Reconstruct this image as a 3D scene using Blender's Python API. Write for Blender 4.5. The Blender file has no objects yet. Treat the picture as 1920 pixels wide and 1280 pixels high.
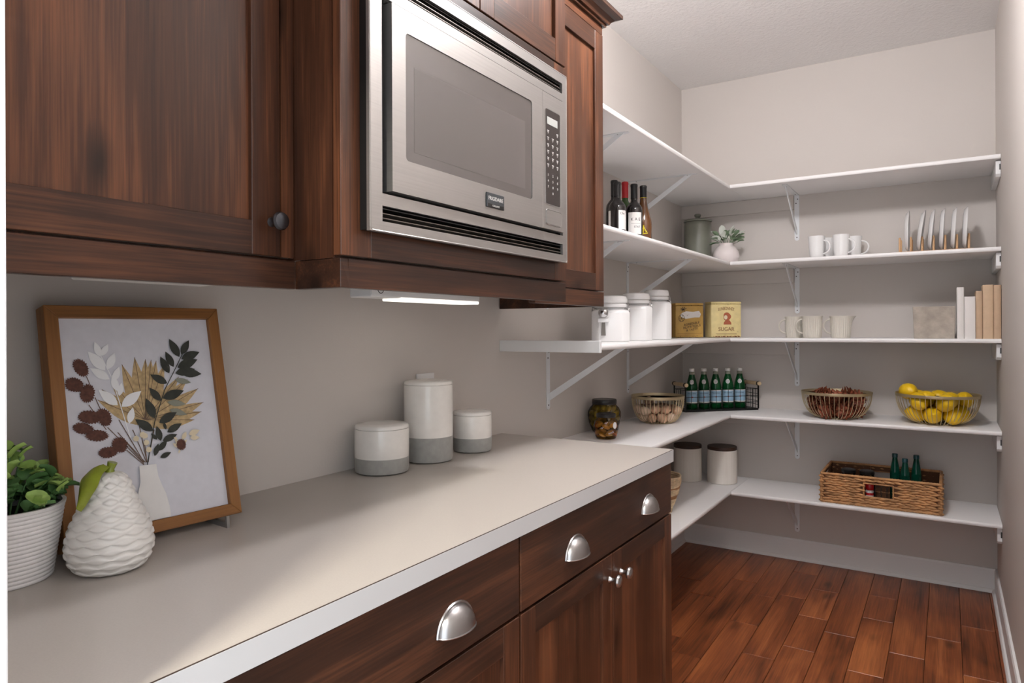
import bpy, bmesh, math, random
from mathutils import Vector, Matrix

random.seed(7)
PI = math.pi
scene = bpy.context.scene
COL = scene.collection

# ------------------------------------------------------------------ camera
cam_data = bpy.data.cameras.new('camera')
cam_data.sensor_fit = 'HORIZONTAL'
cam_data.sensor_width = 36.0
cam_data.lens = 36.0 * 1281.29 / 1920.0
cam_data.shift_y = -0.01233
cam_data.clip_start = 0.02
cam = bpy.data.objects.new('camera', cam_data)
COL.objects.link(cam)
yaw, roll = 0.5671, -0.0043
fw = Vector((-math.sin(yaw), math.cos(yaw), 0))
rt0 = Vector((math.cos(yaw), math.sin(yaw), 0))
up0 = Vector((0, 0, 1))
rt = rt0 * math.cos(roll) + up0 * math.sin(roll)
up = up0 * math.cos(roll) - rt0 * math.sin(roll)
mw = Matrix((rt, up, -fw)).transposed().to_4x4()
mw.translation = Vector((1.3586, -4.0637, 1.2902))
cam.matrix_world = mw
scene.camera = cam

# ------------------------------------------------------------------ world, lights, exposure
world = bpy.data.worlds.new('kitchen_daylight')
scene.world = world
world.use_nodes = True
wb = world.node_tree.nodes['Background']
wb.inputs[0].default_value = (0.88, 0.94, 1.0, 1)
wb.inputs[1].default_value = 2.2

def area_light(name, loc, target, sx, sy, power, color):
    d = bpy.data.lights.new(name, 'AREA')
    d.shape = 'RECTANGLE'; d.size = sx; d.size_y = sy
    d.energy = power; d.color = color
    o = bpy.data.objects.new(name, d); COL.objects.link(o)
    o.location = loc
    o.rotation_euler = (Vector(target) - Vector(loc)).to_track_quat('-Z', 'Y').to_euler()
    return o

# the kitchen's own ceiling light, behind the doorway the picture is taken through
area_light('kitchen_ceiling_light', (1.13, -4.92, 2.68), (1.0, -4.2, 0.9), 0.22, 0.22, 62, (1.0, 0.93, 0.80))

vs = scene.view_settings
vs.view_transform = 'Standard'
try: vs.look = 'None'
except Exception: pass
vs.exposure = 0.06
vs.gamma = 1.0
vs.use_curve_mapping = False

# ------------------------------------------------------------------ materials
def lin(r, g, b):
    f = lambda c: (c / 255 / 12.92) if c / 255 <= 0.04045 else ((c / 255 + 0.055) / 1.055) ** 2.4
    return (f(r), f(g), f(b), 1.0)

def newmat(name):
    m = bpy.data.materials.new(name); m.use_nodes = True
    nt = m.node_tree
    return m, nt, nt.nodes['Principled BSDF']

def N(nt, t, **kw):
    n = nt.nodes.new(t)
    for k, v in kw.items(): setattr(n, k, v)
    return n

def mat(name, rgb, rough=0.5, metal=0.0, var=0.0, vscale=20.0, bump=0.0, bscale=200.0, coat=0.0, stretch=None, spec=None, emit=0.0):
    m, nt, p = newmat(name)
    c = lin(*rgb)
    p.inputs['Base Color'].default_value = c
    p.inputs['Roughness'].default_value = rough
    p.inputs['Metallic'].default_value = metal
    if coat: p.inputs['Coat Weight'].default_value = coat; p.inputs['Coat Roughness'].default_value = 0.08
    if spec is not None: p.inputs['Specular IOR Level'].default_value = spec
    if emit:
        p.inputs['Emission Color'].default_value = c; p.inputs['Emission Strength'].default_value = emit
    if var or bump:
        tc = N(nt, 'ShaderNodeTexCoord'); mp = N(nt, 'ShaderNodeMapping')
        if stretch: mp.inputs['Scale'].default_value = stretch
        nt.links.new(tc.outputs['Object'], mp.inputs['Vector'])
    if var:
        no = N(nt, 'ShaderNodeTexNoise'); no.inputs['Scale'].default_value = vscale; no.inputs['Detail'].default_value = 5
        nt.links.new(mp.outputs[0], no.inputs['Vector'])
        rp = N(nt, 'ShaderNodeMapRange')
        rp.inputs['From Min'].default_value = 0.3; rp.inputs['From Max'].default_value = 0.7
        rp.inputs['To Min'].default_value = 1 - var; rp.inputs['To Max'].default_value = 1 + var
        nt.links.new(no.outputs['Fac'], rp.inputs['Value'])
        mx = N(nt, 'ShaderNodeVectorMath', operation='SCALE')
        mx.inputs[0].default_value = c[:3]
        nt.links.new(rp.outputs[0], mx.inputs['Scale'])
        nt.links.new(mx.outputs[0], p.inputs['Base Color'])
    if bump:
        nb = N(nt, 'ShaderNodeTexNoise'); nb.inputs['Scale'].default_value = bscale; nb.inputs['Detail'].default_value = 3
        nt.links.new(mp.outputs[0], nb.inputs['Vector'])
        bp = N(nt, 'ShaderNodeBump'); bp.inputs['Strength'].default_value = bump; bp.inputs['Distance'].default_value = 0.004
        nt.links.new(nb.outputs['Fac'], bp.inputs['Height'])
        nt.links.new(bp.outputs[0], p.inputs['Normal'])
    return m

def wood(name, dark, mid, light, axis, rough=0.32, across=26.0, along=1.3, contrast=(0.3, 0.5, 0.72), blotch=0.5, knots=True, fine=0.24):
    """stained wood, grain running along the given object axis"""
    m, nt, p = newmat(name)
    tc = N(nt, 'ShaderNodeTexCoord'); oi = N(nt, 'ShaderNodeObjectInfo')
    ad = N(nt, 'ShaderNodeVectorMath', operation='ADD')
    sc = N(nt, 'ShaderNodeVectorMath', operation='SCALE'); sc.inputs[0].default_value = (3.1, 7.7, 5.3)
    nt.links.new(oi.outputs['Random'], sc.inputs['Scale'])
    nt.links.new(tc.outputs['Object'], ad.inputs[0]); nt.links.new(sc.outputs[0], ad.inputs[1])
    s = [across, across, across]; s['XYZ'.index(axis)] = along
    mp = N(nt, 'ShaderNodeMapping'); mp.inputs['Scale'].default_value = s
    nt.links.new(ad.outputs[0], mp.inputs['Vector'])
    g = N(nt, 'ShaderNodeTexNoise'); g.inputs['Scale'].default_value = 1.0; g.inputs['Detail'].default_value = 7; g.inputs['Roughness'].default_value = 0.62; g.inputs['Distortion'].default_value = 0.35
    nt.links.new(mp.outputs[0], g.inputs['Vector'])
    # broad blotches of stain
    mp2 = N(nt, 'ShaderNodeMapping'); s2 = [5.5, 5.5, 5.5]; s2['XYZ'.index(axis)] = 1.6; mp2.inputs['Scale'].default_value = s2
    nt.links.new(ad.outputs[0], mp2.inputs['Vector'])
    b = N(nt, 'ShaderNodeTexNoise'); b.inputs['Scale'].default_value = 1.0; b.inputs['Detail'].default_value = 3; b.inputs['Distortion'].default_value = 0.8
    nt.links.new(mp2.outputs[0], b.inputs['Vector'])
    mx = N(nt, 'ShaderNodeMix'); mx.data_type = 'FLOAT'; mx.inputs[0].default_value = blotch
    nt.links.new(g.outputs['Fac'], mx.inputs[2]); nt.links.new(b.outputs['Fac'], mx.inputs[3])
    cr = N(nt, 'ShaderNodeValToRGB')
    e = cr.color_ramp.elements
    e[0].position = contrast[0]; e[0].color = lin(*dark)
    e[1].position = contrast[2]; e[1].color = lin(*light)
    em = e.new(contrast[1]); em.color = lin(*mid)
    # fine pores along the grain
    mpf = N(nt, 'ShaderNodeMapping'); sf = [across * 9] * 3; sf['XYZ'.index(axis)] = along * 5; mpf.inputs['Scale'].default_value = sf
    nt.links.new(ad.outputs[0], mpf.inputs['Vector'])
    fn_ = N(nt, 'ShaderNodeTexNoise'); fn_.inputs['Scale'].default_value = 1.0; fn_.inputs['Detail'].default_value = 4
    nt.links.new(mpf.outputs[0], fn_.inputs['Vector'])
    mf = N(nt, 'ShaderNodeMix'); mf.data_type = 'FLOAT'; mf.inputs[0].default_value = fine
    nt.links.new(mx.outputs[0], mf.inputs[2]); nt.links.new(fn_.outputs['Fac'], mf.inputs[3])
    nt.links.new(mf.outputs[0], cr.inputs['Fac'])
    last = cr.outputs['Color']
    if knots:
        vo = N(nt, 'ShaderNodeTexVoronoi'); vo.inputs['Scale'].default_value = 1.0
        mp3 = N(nt, 'ShaderNodeMapping'); s3 = [6.5, 6.5, 6.5]; s3['XYZ'.index(axis)] = 2.6; mp3.inputs['Scale'].default_value = s3
        nt.links.new(ad.outputs[0], mp3.inputs['Vector']); nt.links.new(mp3.outputs[0], vo.inputs['Vector'])
        mr = N(nt, 'ShaderNodeMapRange'); mr.inputs['From Min'].default_value = 0.03; mr.inputs['From Max'].default_value = 0.16
        mr.inputs['To Min'].default_value = 0.8; mr.inputs['To Max'].default_value = 0.0
        nt.links.new(vo.outputs['Distance'], mr.inputs['Value'])
        mk = N(nt, 'ShaderNodeMix'); mk.data_type = 'RGBA'
        nt.links.new(mr.outputs[0], mk.inputs[0]); nt.links.new(last, mk.inputs[6])
        mk.inputs[7].default_value = lin(*[int(c * 0.55) for c in dark])
        last = mk.outputs[2]
    nt.links.new(last, p.inputs['Base Color'])
    p.inputs['Roughness'].default_value = rough; p.inputs['Specular IOR Level'].default_value = 0.38
    bp = N(nt, 'ShaderNodeBump'); bp.inputs['Strength'].default_value = 0.08; bp.inputs['Distance'].default_value = 0.002
    nt.links.new(g.outputs['Fac'], bp.inputs['Height']); nt.links.new(bp.outputs[0], p.inputs['Normal'])
    return m

def glass(name, tint, body=0.0, body_rgb=(0, 0, 0), rough=0.03, refl=1.0):
    """thin-walled tinted glass: transparent, partly coloured body, glossy by fresnel"""
    m = bpy.data.materials.new(name); m.use_nodes = True
    nt = m.node_tree; nt.nodes.clear()
    out = N(nt, 'ShaderNodeOutputMaterial')
    tr = N(nt, 'ShaderNodeBsdfTransparent'); tr.inputs[0].default_value = lin(*tint)
    gl = N(nt, 'ShaderNodeBsdfGlossy'); gl.inputs['Roughness'].default_value = rough
    fr = N(nt, 'ShaderNodeFresnel'); fr.inputs['IOR'].default_value = 1.45
    src = tr.outputs[0]
    if body:
        df = N(nt, 'ShaderNodeBsdfDiffuse'); df.inputs[0].default_value = lin(*body_rgb)
        mb = N(nt, 'ShaderNodeMixShader'); mb.inputs[0].default_value = body
        nt.links.new(tr.outputs[0], mb.inputs[1]); nt.links.new(df.outputs[0], mb.inputs[2])
        src = mb.outputs[0]
    mx = N(nt, 'ShaderNodeMixShader')
    nt.links.new(fr.outputs[0], mx.inputs[0]); nt.links.new(src, mx.inputs[1]); nt.links.new(gl.outputs[0], mx.inputs[2])
    nt.links.new(mx.outputs[0], out.inputs[0])
    return m

M = {}
M['wall'] = mat('greige_wall_paint', (207, 200, 194), 0.7, bump=0.06, bscale=160)
M['ceiling'] = mat('textured_ceiling_paint', (236, 234, 233), 0.8, bump=0.9, bscale=70)
M['white_trim'] = mat('white_trim_paint', (236, 236, 236), 0.4)
M['shelf'] = mat('white_shelf_laminate', (240, 238, 237), 0.42)
M['bracket'] = mat('white_bracket_enamel', (232, 234, 236), 0.35)
M['counter'] = mat('grey_beige_laminate', (180, 173, 166), 0.36, var=0.03, vscale=350)
M['counter_edge'] = mat('pale_grey_edge_laminate', (198, 199, 201), 0.4)
M['dark_line'] = mat('dark_edge_seam', (66, 50, 42), 0.6)
M['wood_v'] = wood('stained_alder_vertical', (32, 20, 15), (76, 46, 31), (134, 84, 55), 'Z', across=30, contrast=(0.31, 0.5, 0.71))
M['wood_h'] = wood('stained_alder_horizontal', (28, 18, 14), (60, 37, 26), (110, 68, 45), 'Y', across=30, contrast=(0.33, 0.5, 0.69))
M['plank'] = wood('red_brown_floor_plank', (56, 29, 17), (128, 70, 39), (178, 108, 62), 'Y', rough=0.34, across=22, along=1.0, blotch=0.5, contrast=(0.36, 0.5, 0.66))
M['floor_gap'] = mat('dark_floor_gap', (34, 20, 13), 0.8)
M['steel'] = mat('brushed_stainless', (172, 169, 166), 0.36, 0.85, var=0.04, vscale=2, stretch=(1, 2, 160))
M['nickel'] = mat('satin_nickel', (186, 184, 184), 0.28, 1.0)
M['pewter'] = mat('dark_pewter', (96, 98, 104), 0.3, 1.0)
M['black'] = mat('black_plastic', (18, 18, 18), 0.35)
M['mw_glass'] = mat('microwave_window_glass', (92, 86, 83), 0.12, coat=0.6)
M['panel_black'] = mat('control_panel_black', (52, 46, 44), 0.25)
M['lcd'] = mat('lcd_grey', (186, 188, 184), 0.3)
M['print_white'] = mat('white_print', (228, 226, 222), 0.5)
M['badge'] = mat('badge_grey', (88, 92, 96), 0.3, 0.7)
M['art_wood'] = wood('honey_frame_wood_v', (86, 54, 26), (140, 94, 50), (168, 118, 68), 'Z', rough=0.5, knots=False)
M['art_wood_h'] = wood('honey_frame_wood_h', (86, 54, 26), (140, 94, 50), (168, 118, 68), 'X', rough=0.5, knots=False)
M['paper'] = mat('pale_grey_art_paper', (216, 216, 224), 0.7, var=0.03, vscale=60)
M['a_brown'] = mat('art_brown', (92, 58, 48), 0.8, var=0.35, vscale=160)
M['a_white'] = mat('art_white', (240, 241, 243), 0.8)
M['a_tan'] = mat('art_tan', (190, 164, 122), 0.8, var=0.25, vscale=120)
M['a_dark'] = mat('art_dark_green', (58, 60, 54), 0.8, var=0.2, vscale=80)
M['a_grey'] = mat('art_grey_green', (140, 142, 128), 0.8)
M['a_stem'] = mat('art_stem_brown', (110, 88, 74), 0.8)
M['a_cream'] = mat('art_cream', (222, 208, 180), 0.8)
M['a_vase'] = mat('art_vase_white', (234, 232, 230), 0.8, var=0.04, vscale=25)
M['acrylic'] = mat('grey_stand_metal', (150, 148, 146), 0.3, 0.6)
M['pot'] = mat('white_ribbed_pot', (228, 226, 226), 0.5, var=0.05, vscale=60)
M['leaf'] = mat('light_green_leaf', (152, 184, 98), 0.5, var=0.25, vscale=30)
M['leaf_d'] = mat('deep_green_leaf', (84, 126, 72), 0.5, var=0.2, vscale=30)
M['soil'] = mat('dark_soil', (54, 42, 34), 0.9)
M['pear'] = mat('white_glazed_ceramic', (234, 232, 228), 0.3, coat=0.3)
M['pear_leaf'] = mat('olive_glazed_leaf', (140, 152, 50), 0.3, coat=0.4, var=0.25, vscale=40)
M['glaze'] = mat('white_crackle_glaze', (236, 233, 228), 0.22, coat=0.4, var=0.03, vscale=40)
M['stone'] = mat('grey_stoneware', (158, 158, 154), 0.6, var=0.08, vscale=60)
M['china'] = mat('white_china', (240, 239, 238), 0.2, coat=0.4)
M['rib_china'] = mat('cream_ribbed_stoneware', (210, 204, 192), 0.35)
M['chrome'] = mat('chrome_wire', (200, 200, 200), 0.15, 1.0)
M['grey_metal'] = mat('dull_grey_metal', (120, 114, 108), 0.4, 0.8)
M['tin_gold'] = mat('worn_gold_tin', (196, 158, 84), 0.4, var=0.12, vscale=30)
M['tin_cream'] = mat('worn_cream_tin', (228, 210, 152), 0.4, var=0.08, vscale=30)
M['rust'] = mat('rust_brown_print', (120, 66, 40), 0.6)
M['rust_speck'] = mat('rust_speckles', (98, 72, 46), 0.7)
M['bonnet'] = mat('bonnet_print_red', (170, 92, 62), 0.6)
M['sage'] = mat('sage_glazed_stoneware', (122, 124, 112), 0.3, coat=0.3, var=0.08, vscale=14)
M['blush'] = mat('blush_white_vase', (232, 222, 220), 0.45)
M['euc'] = mat('dusty_green_leaf', (120, 140, 112), 0.6, var=0.2, vscale=50)
M['euc_w'] = mat('pale_white_leaf', (222, 226, 216), 0.6)
M['wine_dark'] = mat('dark_wine_glass', (26, 22, 22), 0.06, coat=0.5)
M['wine_green'] = mat('green_wine_glass', (58, 92, 34), 0.08, coat=0.5)
M['wine_brown'] = mat('amber_brown_glass', (104, 66, 36), 0.08, coat=0.5)
M['foil_black'] = mat('black_foil', (30, 30, 32), 0.35)
M['foil_red'] = mat('red_foil', (190, 28, 34), 0.3)
M['label_white'] = mat('white_paper_label', (236, 232, 228), 0.6)
M['ink'] = mat('black_ink', (34, 32, 34), 0.6)
M['yellow'] = mat('yellow_print', (222, 200, 40), 0.5)
M['rack_wood'] = wood('pale_rack_wood', (176, 132, 92), (204, 162, 120), (220, 182, 142), 'Z', rough=0.5, knots=False)
M['concrete'] = mat('rough_concrete', (172, 162, 150), 0.85, var=0.16, vscale=24, bump=0.5, bscale=60)
M['book_white'] = mat('white_linen_cover', (232, 228, 224), 0.7)
M['book_tan'] = mat('tan_paper_cover', (194, 166, 138), 0.7, var=0.06, vscale=30)
M['book_tan2'] = mat('light_tan_cover', (206, 178, 148), 0.7, var=0.06, vscale=30)
M['pages'] = mat('book_pages', (226, 218, 204), 0.8)
M['brass'] = mat('champagne_brass_wire', (196, 180, 146), 0.42, 0.7)
M['egg'] = mat('brown_eggshell', (220, 178, 148), 0.5, var=0.06, vscale=30)
M['egg2'] = mat('pale_eggshell', (232, 204, 180), 0.5, var=0.05, vscale=30)
M['lemon'] = mat('lemon_peel', (240, 196, 26), 0.38, bump=0.25, bscale=220)
M['cone'] = mat('red_brown_pinecone', (140, 76, 52), 0.45, var=0.6, vscale=90)
M['olive'] = mat('green_olive', (158, 146, 50), 0.3, var=0.15, vscale=40)
M['pepper'] = mat('pickled_pepper', (214, 160, 72), 0.3, var=0.3, vscale=30)
M['pepper_r'] = mat('pickled_red_pepper', (190, 108, 50), 0.3, var=0.3, vscale=30)
M['jar_glass'] = glass('amber_brine_glass', (236, 222, 170))
M['clear_glass'] = glass('clear_glass', (240, 244, 242))
M['green_glass'] = glass('green_bottle_glass', (90, 170, 110), body=0.5, body_rgb=(16, 92, 48))
M['teal_glass'] = glass('dark_teal_glass', (60, 150, 120), body=0.55, body_rgb=(14, 84, 66))
M['lid_black'] = mat('black_jar_lid', (30, 27, 26), 0.35)
M['cap_white'] = mat('white_bottle_cap', (232, 230, 226), 0.5)
M['label_blue'] = mat('pale_blue_label', (156, 190, 214), 0.5)
M['ink_blue'] = mat('dark_blue_ink', (36, 46, 92), 0.5)
M['star_red'] = mat('red_star_print', (206, 66, 52), 0.5)
M['caddy'] = mat('black_wire', (24, 23, 23), 0.4, 0.3)
M['handle_wood'] = wood('pale_handle_wood', (186, 158, 120), (212, 186, 148), (226, 204, 170), 'X', rough=0.5, knots=False)
M['canister'] = wood('whitewashed_wood', (214, 206, 196), (226, 220, 211), (234, 229, 222), 'Z', rough=0.5, knots=False, across=30)
M['lid_wood'] = wood('dark_walnut_lid', (36, 22, 16), (56, 36, 27), (78, 52, 38), 'X', rough=0.45, knots=False)
M['seagrass'] = mat('tan_seagrass', (182, 134, 88), 0.65, var=0.36, vscale=26)
M['seagrass_d'] = mat('woven_backing_brown', (96, 62, 38), 0.8)
M['jute'] = mat('pale_woven_jute', (220, 198, 164), 0.75, var=0.2, vscale=50)
M['jute_b'] = mat('brown_woven_jute', (168, 124, 84), 0.75, var=0.2, vscale=50)
M['red'] = mat('red_cap_plastic', (178, 26, 30), 0.3)
M['lamp_glow'] = mat('lit_lamp_glass', (250, 248, 250), 0.4, emit=220.0)
M['strip_glow'] = mat('lit_strip_diffuser', (255, 246, 234), 0.5, emit=1.5)
M['steel_screw'] = mat('dark_screw_head', (78, 76, 76), 0.4, 0.8)

# ------------------------------------------------------------------ geometry helpers
class G:
    """collects shapes; build() links them as ONE mesh object"""
    def __init__(s): s.v = []; s.f = []
    def add(s, vs_, fs_):
        o = len(s.v); s.v += [tuple(v) for v in vs_]; s.f += [tuple(i + o for i in f) for f in fs_]; return s
    def box(s, x0, x1, y0, y1, z0, z1):
        return s.add([(x0, y0, z0), (x1, y0, z0), (x1, y1, z0), (x0, y1, z0), (x0, y0, z1), (x1, y0, z1), (x1, y1, z1), (x0, y1, z1)],
                     [(0, 3, 2, 1), (4, 5, 6, 7), (0, 1, 5, 4), (1, 2, 6, 5), (2, 3, 7, 6), (3, 0, 4, 7)])
    def lathe(s, prof, seg=32, c=(0, 0, 0), caps=True, fn=None):
        o = len(s.v); n = len(prof)
        for (r, z) in prof:
            for k in range(seg):
                a = 2 * PI * k / seg
                rr = r if fn is None else fn(r, z, a)
                s.v.append((c[0] + rr * math.cos(a), c[1] + rr * math.sin(a), c[2] + z))
        for i in range(n - 1):
            for k in range(seg):
                k2 = (k + 1) % seg
                s.f.append((o + i * seg + k, o + i * seg + k2, o + (i + 1) * seg + k2, o + (i + 1) * seg + k))
        if caps:
            if prof[0][0] > 1e-6: s.f.append(tuple(o + k for k in reversed(range(seg))))
            if prof[-1][0] > 1e-6: s.f.append(tuple(o + (n - 1) * seg + k for k in range(seg)))
        return s
    def tube(s, path, r, seg=8, closed=False, rad=None, caps=True):
        pts = [Vector(p) for p in path]; n = len(pts); o = len(s.v)
        prev = None
        for i, p in enumerate(pts):
            if closed: t = pts[(i + 1) % n] - pts[i - 1]
            else: t = pts[min(i + 1, n - 1)] - pts[max(i - 1, 0)]
            t.normalize()
            if prev is None:
                a = Vector((0, 0, 1)) if abs(t.z) < 0.9 else Vector((1, 0, 0))
                u = t.cross(a).normalized()
            else:
                u = (prev - t * prev.dot(t)).normalized()
            prev = u; w = t.cross(u)
            rr = r if rad is None else rad[i]
            for k in range(seg):
                a = 2 * PI * k / seg
                q = p + (u * math.cos(a) + w * math.sin(a)) * rr
                s.v.append(tuple(q))
        m = n if closed else n - 1
        for i in range(m):
            j = (i + 1) % n
            for k in range(seg):
                k2 = (k + 1) % seg
                s.f.append((o + i * seg + k, o + i * seg + k2, o + j * seg + k2, o + j * seg + k))
        if not closed and caps:
            s.f.append(tuple(o + k for k in reversed(range(seg)))); s.f.append(tuple(o + (n - 1) * seg + k for k in range(seg)))
        return s
    def prism(s, pts, axis, a, b):
        """extrude a 2D outline (other two axes in XYZ order) along axis from a to b"""
        n = len(pts); i = 'XYZ'.index(axis)
        def mk(p, c):
            q = list(p); q.insert(i, c); return tuple(q)
        return s.add([mk(p, a) for p in pts] + [mk(p, b) for p in pts],
                     [tuple(reversed(range(n))), tuple(range(n, 2 * n))] + [(k, (k + 1) % n, n + (k + 1) % n, n + k) for k in range(n)])
    def ellipsoid(s, c, rx, ry, rz, seg=14, rings=9, rot=None):
        o = len(s.v); vs_ = []
        for i in range(rings + 1):
            ph = PI * i / rings
            for k in range(seg):
                a = 2 * PI * k / seg
                vs_.append(Vector((rx * math.sin(ph) * math.cos(a), ry * math.sin(ph) * math.sin(a), -rz * math.cos(ph))))
        if rot is not None: vs_ = [rot @ v for v in vs_]
        s.v += [(v.x + c[0], v.y + c[1], v.z + c[2]) for v in vs_]
        for i in range(rings):
            for k in range(seg):
                k2 = (k + 1) % seg
                s.f.append((o + i * seg + k, o + i * seg + k2, o + (i + 1) * seg + k2, o + (i + 1) * seg + k))
        return s
    def mesh(s, name, bevel=0.0, segs=2, smooth=None):
        me = bpy.data.meshes.new(name)
        me.from_pydata(s.v, [], s.f)
        bm = bmesh.new(); bm.from_mesh(me)
        bmesh.ops.remove_doubles(bm, verts=bm.verts, dist=1e-6)
        bmesh.ops.recalc_face_normals(bm, faces=bm.faces)
        if bevel:
            es = [e for e in bm.edges if len(e.link_faces) == 2 and e.calc_face_angle(0) > 0.5]
            bmesh.ops.bevel(bm, geom=es, offset=bevel, segments=segs, profile=0.5, affect='EDGES')
        bm.to_mesh(me); bm.free()
        if smooth is not None:
            for p in me.polygons: p.use_smooth = True
            me.set_sharp_from_angle(angle=smooth)
        return me
    def build(s, name, m, parent=None, bevel=0.0, segs=2, smooth=None, loc=None, rot=None):
        return link(name, s.mesh(name, bevel, segs, smooth), m, parent, loc, rot)

def link(name, me, m, parent=None, loc=None, rot=None):
    if m is not None and not me.materials: me.materials.append(M[m] if isinstance(m, str) else m)
    o = bpy.data.objects.new(name, me); COL.objects.link(o)
    if parent is not None: o.parent = parent
    if loc is not None: o.location = loc
    if rot is not None: o.rotation_euler = rot
    return o

def tag(o, label, cat, group=None, kind=None):
    if label: o['label'] = label
    if cat: o['category'] = cat
    if group: o['group'] = group
    if kind: o['kind'] = kind
    return o

def thing(name, label, cat, loc=(0, 0, 0), rotz=0.0, group=None):
    o = bpy.data.objects.new(name, None); COL.objects.link(o)
    o.empty_display_size = 0.02
    o.location = loc; o.rotation_euler = (0, 0, rotz)
    return tag(o, label, cat, group)

def part_empty(name, parent):
    o = bpy.data.objects.new(name, None); COL.objects.link(o); o.parent = parent; o.empty_display_size = 0.02
    return o

def struct(o): o['kind'] = 'structure'; return o

def text_mesh(name, body, size, align='CENTER', depth=0.0002, sx=1.0):
    cu = bpy.data.curves.new(name, 'FONT'); cu.body = body; cu.size = size; cu.align_x = align; cu.align_y = 'CENTER'
    cu.extrude = depth; cu.resolution_u = 3
    ob = bpy.data.objects.new(name, cu); COL.objects.link(ob)
    dg = bpy.context.evaluated_depsgraph_get()
    me = bpy.data.meshes.new_from_object(ob.evaluated_get(dg))
    bpy.data.objects.remove(ob); bpy.data.curves.remove(cu)
    me.name = name
    if sx != 1.0:
        for v in me.vertices: v.co.x *= sx
    return me

def text(name, body, size, m, parent, fn, **kw):
    """lettering laid on a surface: fn maps (x, y, depth) of the text plane to the thing's own space"""
    me = text_mesh(name, body, size, **kw)
    for v in me.vertices: v.co = Vector(fn(v.co.x, v.co.y, v.co.z))
    me.materials.clear()
    return link(name, me, m, parent)

def rounded_rect(w, h, r, n=5):
    pts = []
    for cx, cy, a0 in ((w / 2 - r, h / 2 - r, 0), (-w / 2 + r, h / 2 - r, PI / 2), (-w / 2 + r, -h / 2 + r, PI), (w / 2 - r, -h / 2 + r, 1.5 * PI)):
        for k in range(n + 1):
            a = a0 + PI / 2 * k / n
            pts.append((cx + r * math.cos(a), cy + r * math.sin(a)))
    return pts

# ------------------------------------------------------------------ the room
W, H = 1.5602, 2.736
YF = -3.80                       # room face of the front wall
struct(G().box(-0.1, W + 0.1, YF - 0.16, 0.1, -0.06, -0.008).build('floor', 'floor_gap'))
floor = bpy.data.objects['floor']
# planks 123 mm wide running towards the back wall; joints where the photograph shows them
seams = [0.295 - 0.123 * 3 + 0.1231 * k for k in range(15)]
known = {0.735: (-0.215, -0.580, -1.281), 0.858: (-0.418, -0.780, -1.131), 0.98: (-0.905,), 1.09: (-0.358, -0.659, -1.214), 1.22: (-0.970,), 1.46: (-0.529,), 0.485: (-0.488, -1.418)}
rp = random.Random(3)
for i in range(len(seams) - 1):
    x0, x1 = max(seams[i], 0.0), min(seams[i + 1], W)
    if x1 - x0 < 0.01: continue
    xc = (seams[i] + seams[i + 1]) / 2
    js = None
    for kx, kv in known.items():
        if abs(kx - xc) < 0.05: js = list(kv)
    if js is None: js = [-rp.uniform(0.4, 1.2)]
    y = js[-1]
    while y > YF - 0.1:
        y -= rp.choice((0.36, 0.5, 0.62, 0.85, 1.1)); js.append(y)
    ends = [0.0] + [j for j in js if j > YF - 0.1] + [YF - 0.15]
    for a, b in zip(ends[:-1], ends[1:]):
        if a - b < 0.02: continue
        cx, cy = (x0 + x1) / 2, (a + b) / 2
        hx, hy = (x1 - x0) / 2 - 0.0008, (a - b) / 2 - 0.0008
        G().box(-hx, hx, -hy, hy, -0.008, 0.0).build('plank', 'plank', floor, bevel=0.0016, segs=1, loc=(cx, cy, 0))
struct(G().box(-0.1, W + 0.1, YF - 0.16, 0.1, H, H + 0.08).build('ceiling', 'ceiling'))
struct(G().box(-0.1, 0.0, YF - 0.16, 0.1, 0, H).build('wall_left', 'wall'))
struct(G().box(0.0, W, 0.0, 0.1, 0, H).build('wall_back', 'wall'))
struct(G().box(W, W + 0.1, YF - 0.16, 0.1, 0, H).build('wall_right', 'wall'))
struct(G().box(0.0, 0.68, YF - 0.155, YF - 0.005, 0, H).box(0.68, W, YF - 0.155, YF - 0.005, 2.13, H).box(1.535, W, YF - 0.155, YF - 0.005, 0, 2.13).build('wall_front', 'wall'))
# white door lining round the opening the picture is taken through
struct(G().box(0.68, 0.70, YF - 0.165, YF - 0.010, 0, 2.11).box(1.515, 1.535, YF - 0.165, YF - 0.010, 0, 2.11).box(0.68, 1.535, YF - 0.165, YF - 0.010, 2.11, 2.13).build('trim_1', 'white_trim', bevel=0.002))

def baseboard(name, p0, p1, nx, ny):
    """flat board with a small shoe moulding, along p0-p1, standing out to (nx, ny)"""
    d = Vector((p1[0] - p0[0], p1[1] - p0[1], 0)); L = d.length; d.normalize()
    prof = [(0, 0), (0.012, 0), (0.012, 0.105), (0.008, 0.114), (0, 0.114)]
    shoe = [(0.012, 0), (0.024, 0), (0.023, 0.008), (0.018, 0.016), (0.012, 0.019)]
    def sweep(pr):
        g = G(); n = len(pr)
        vs_ = [(p0[0] + nx * o, p0[1] + ny * o, z) for o, z in pr] + [(p1[0] + nx * o, p1[1] + ny * o, z) for o, z in pr]
        g.add(vs_, [tuple(range(n)), tuple(reversed(range(n, 2 * n)))] + [(k, (k + 1) % n, n + (k + 1) % n, n + k) for k in range(n)])
        return g
    b = struct(sweep(prof).build(name, 'white_trim'))
    sweep(shoe).build('shoe_moulding', 'white_trim', b)
baseboard('baseboard_back', (0.0, 0.0), (W, 0.0), 0, -1)
baseboard('baseboard_right', (W, 0.0), (W, YF), -1, 0)
baseboard('baseboard_left', (0.0, -2.03), (0.0, 0.0), 1, 0)

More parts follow.
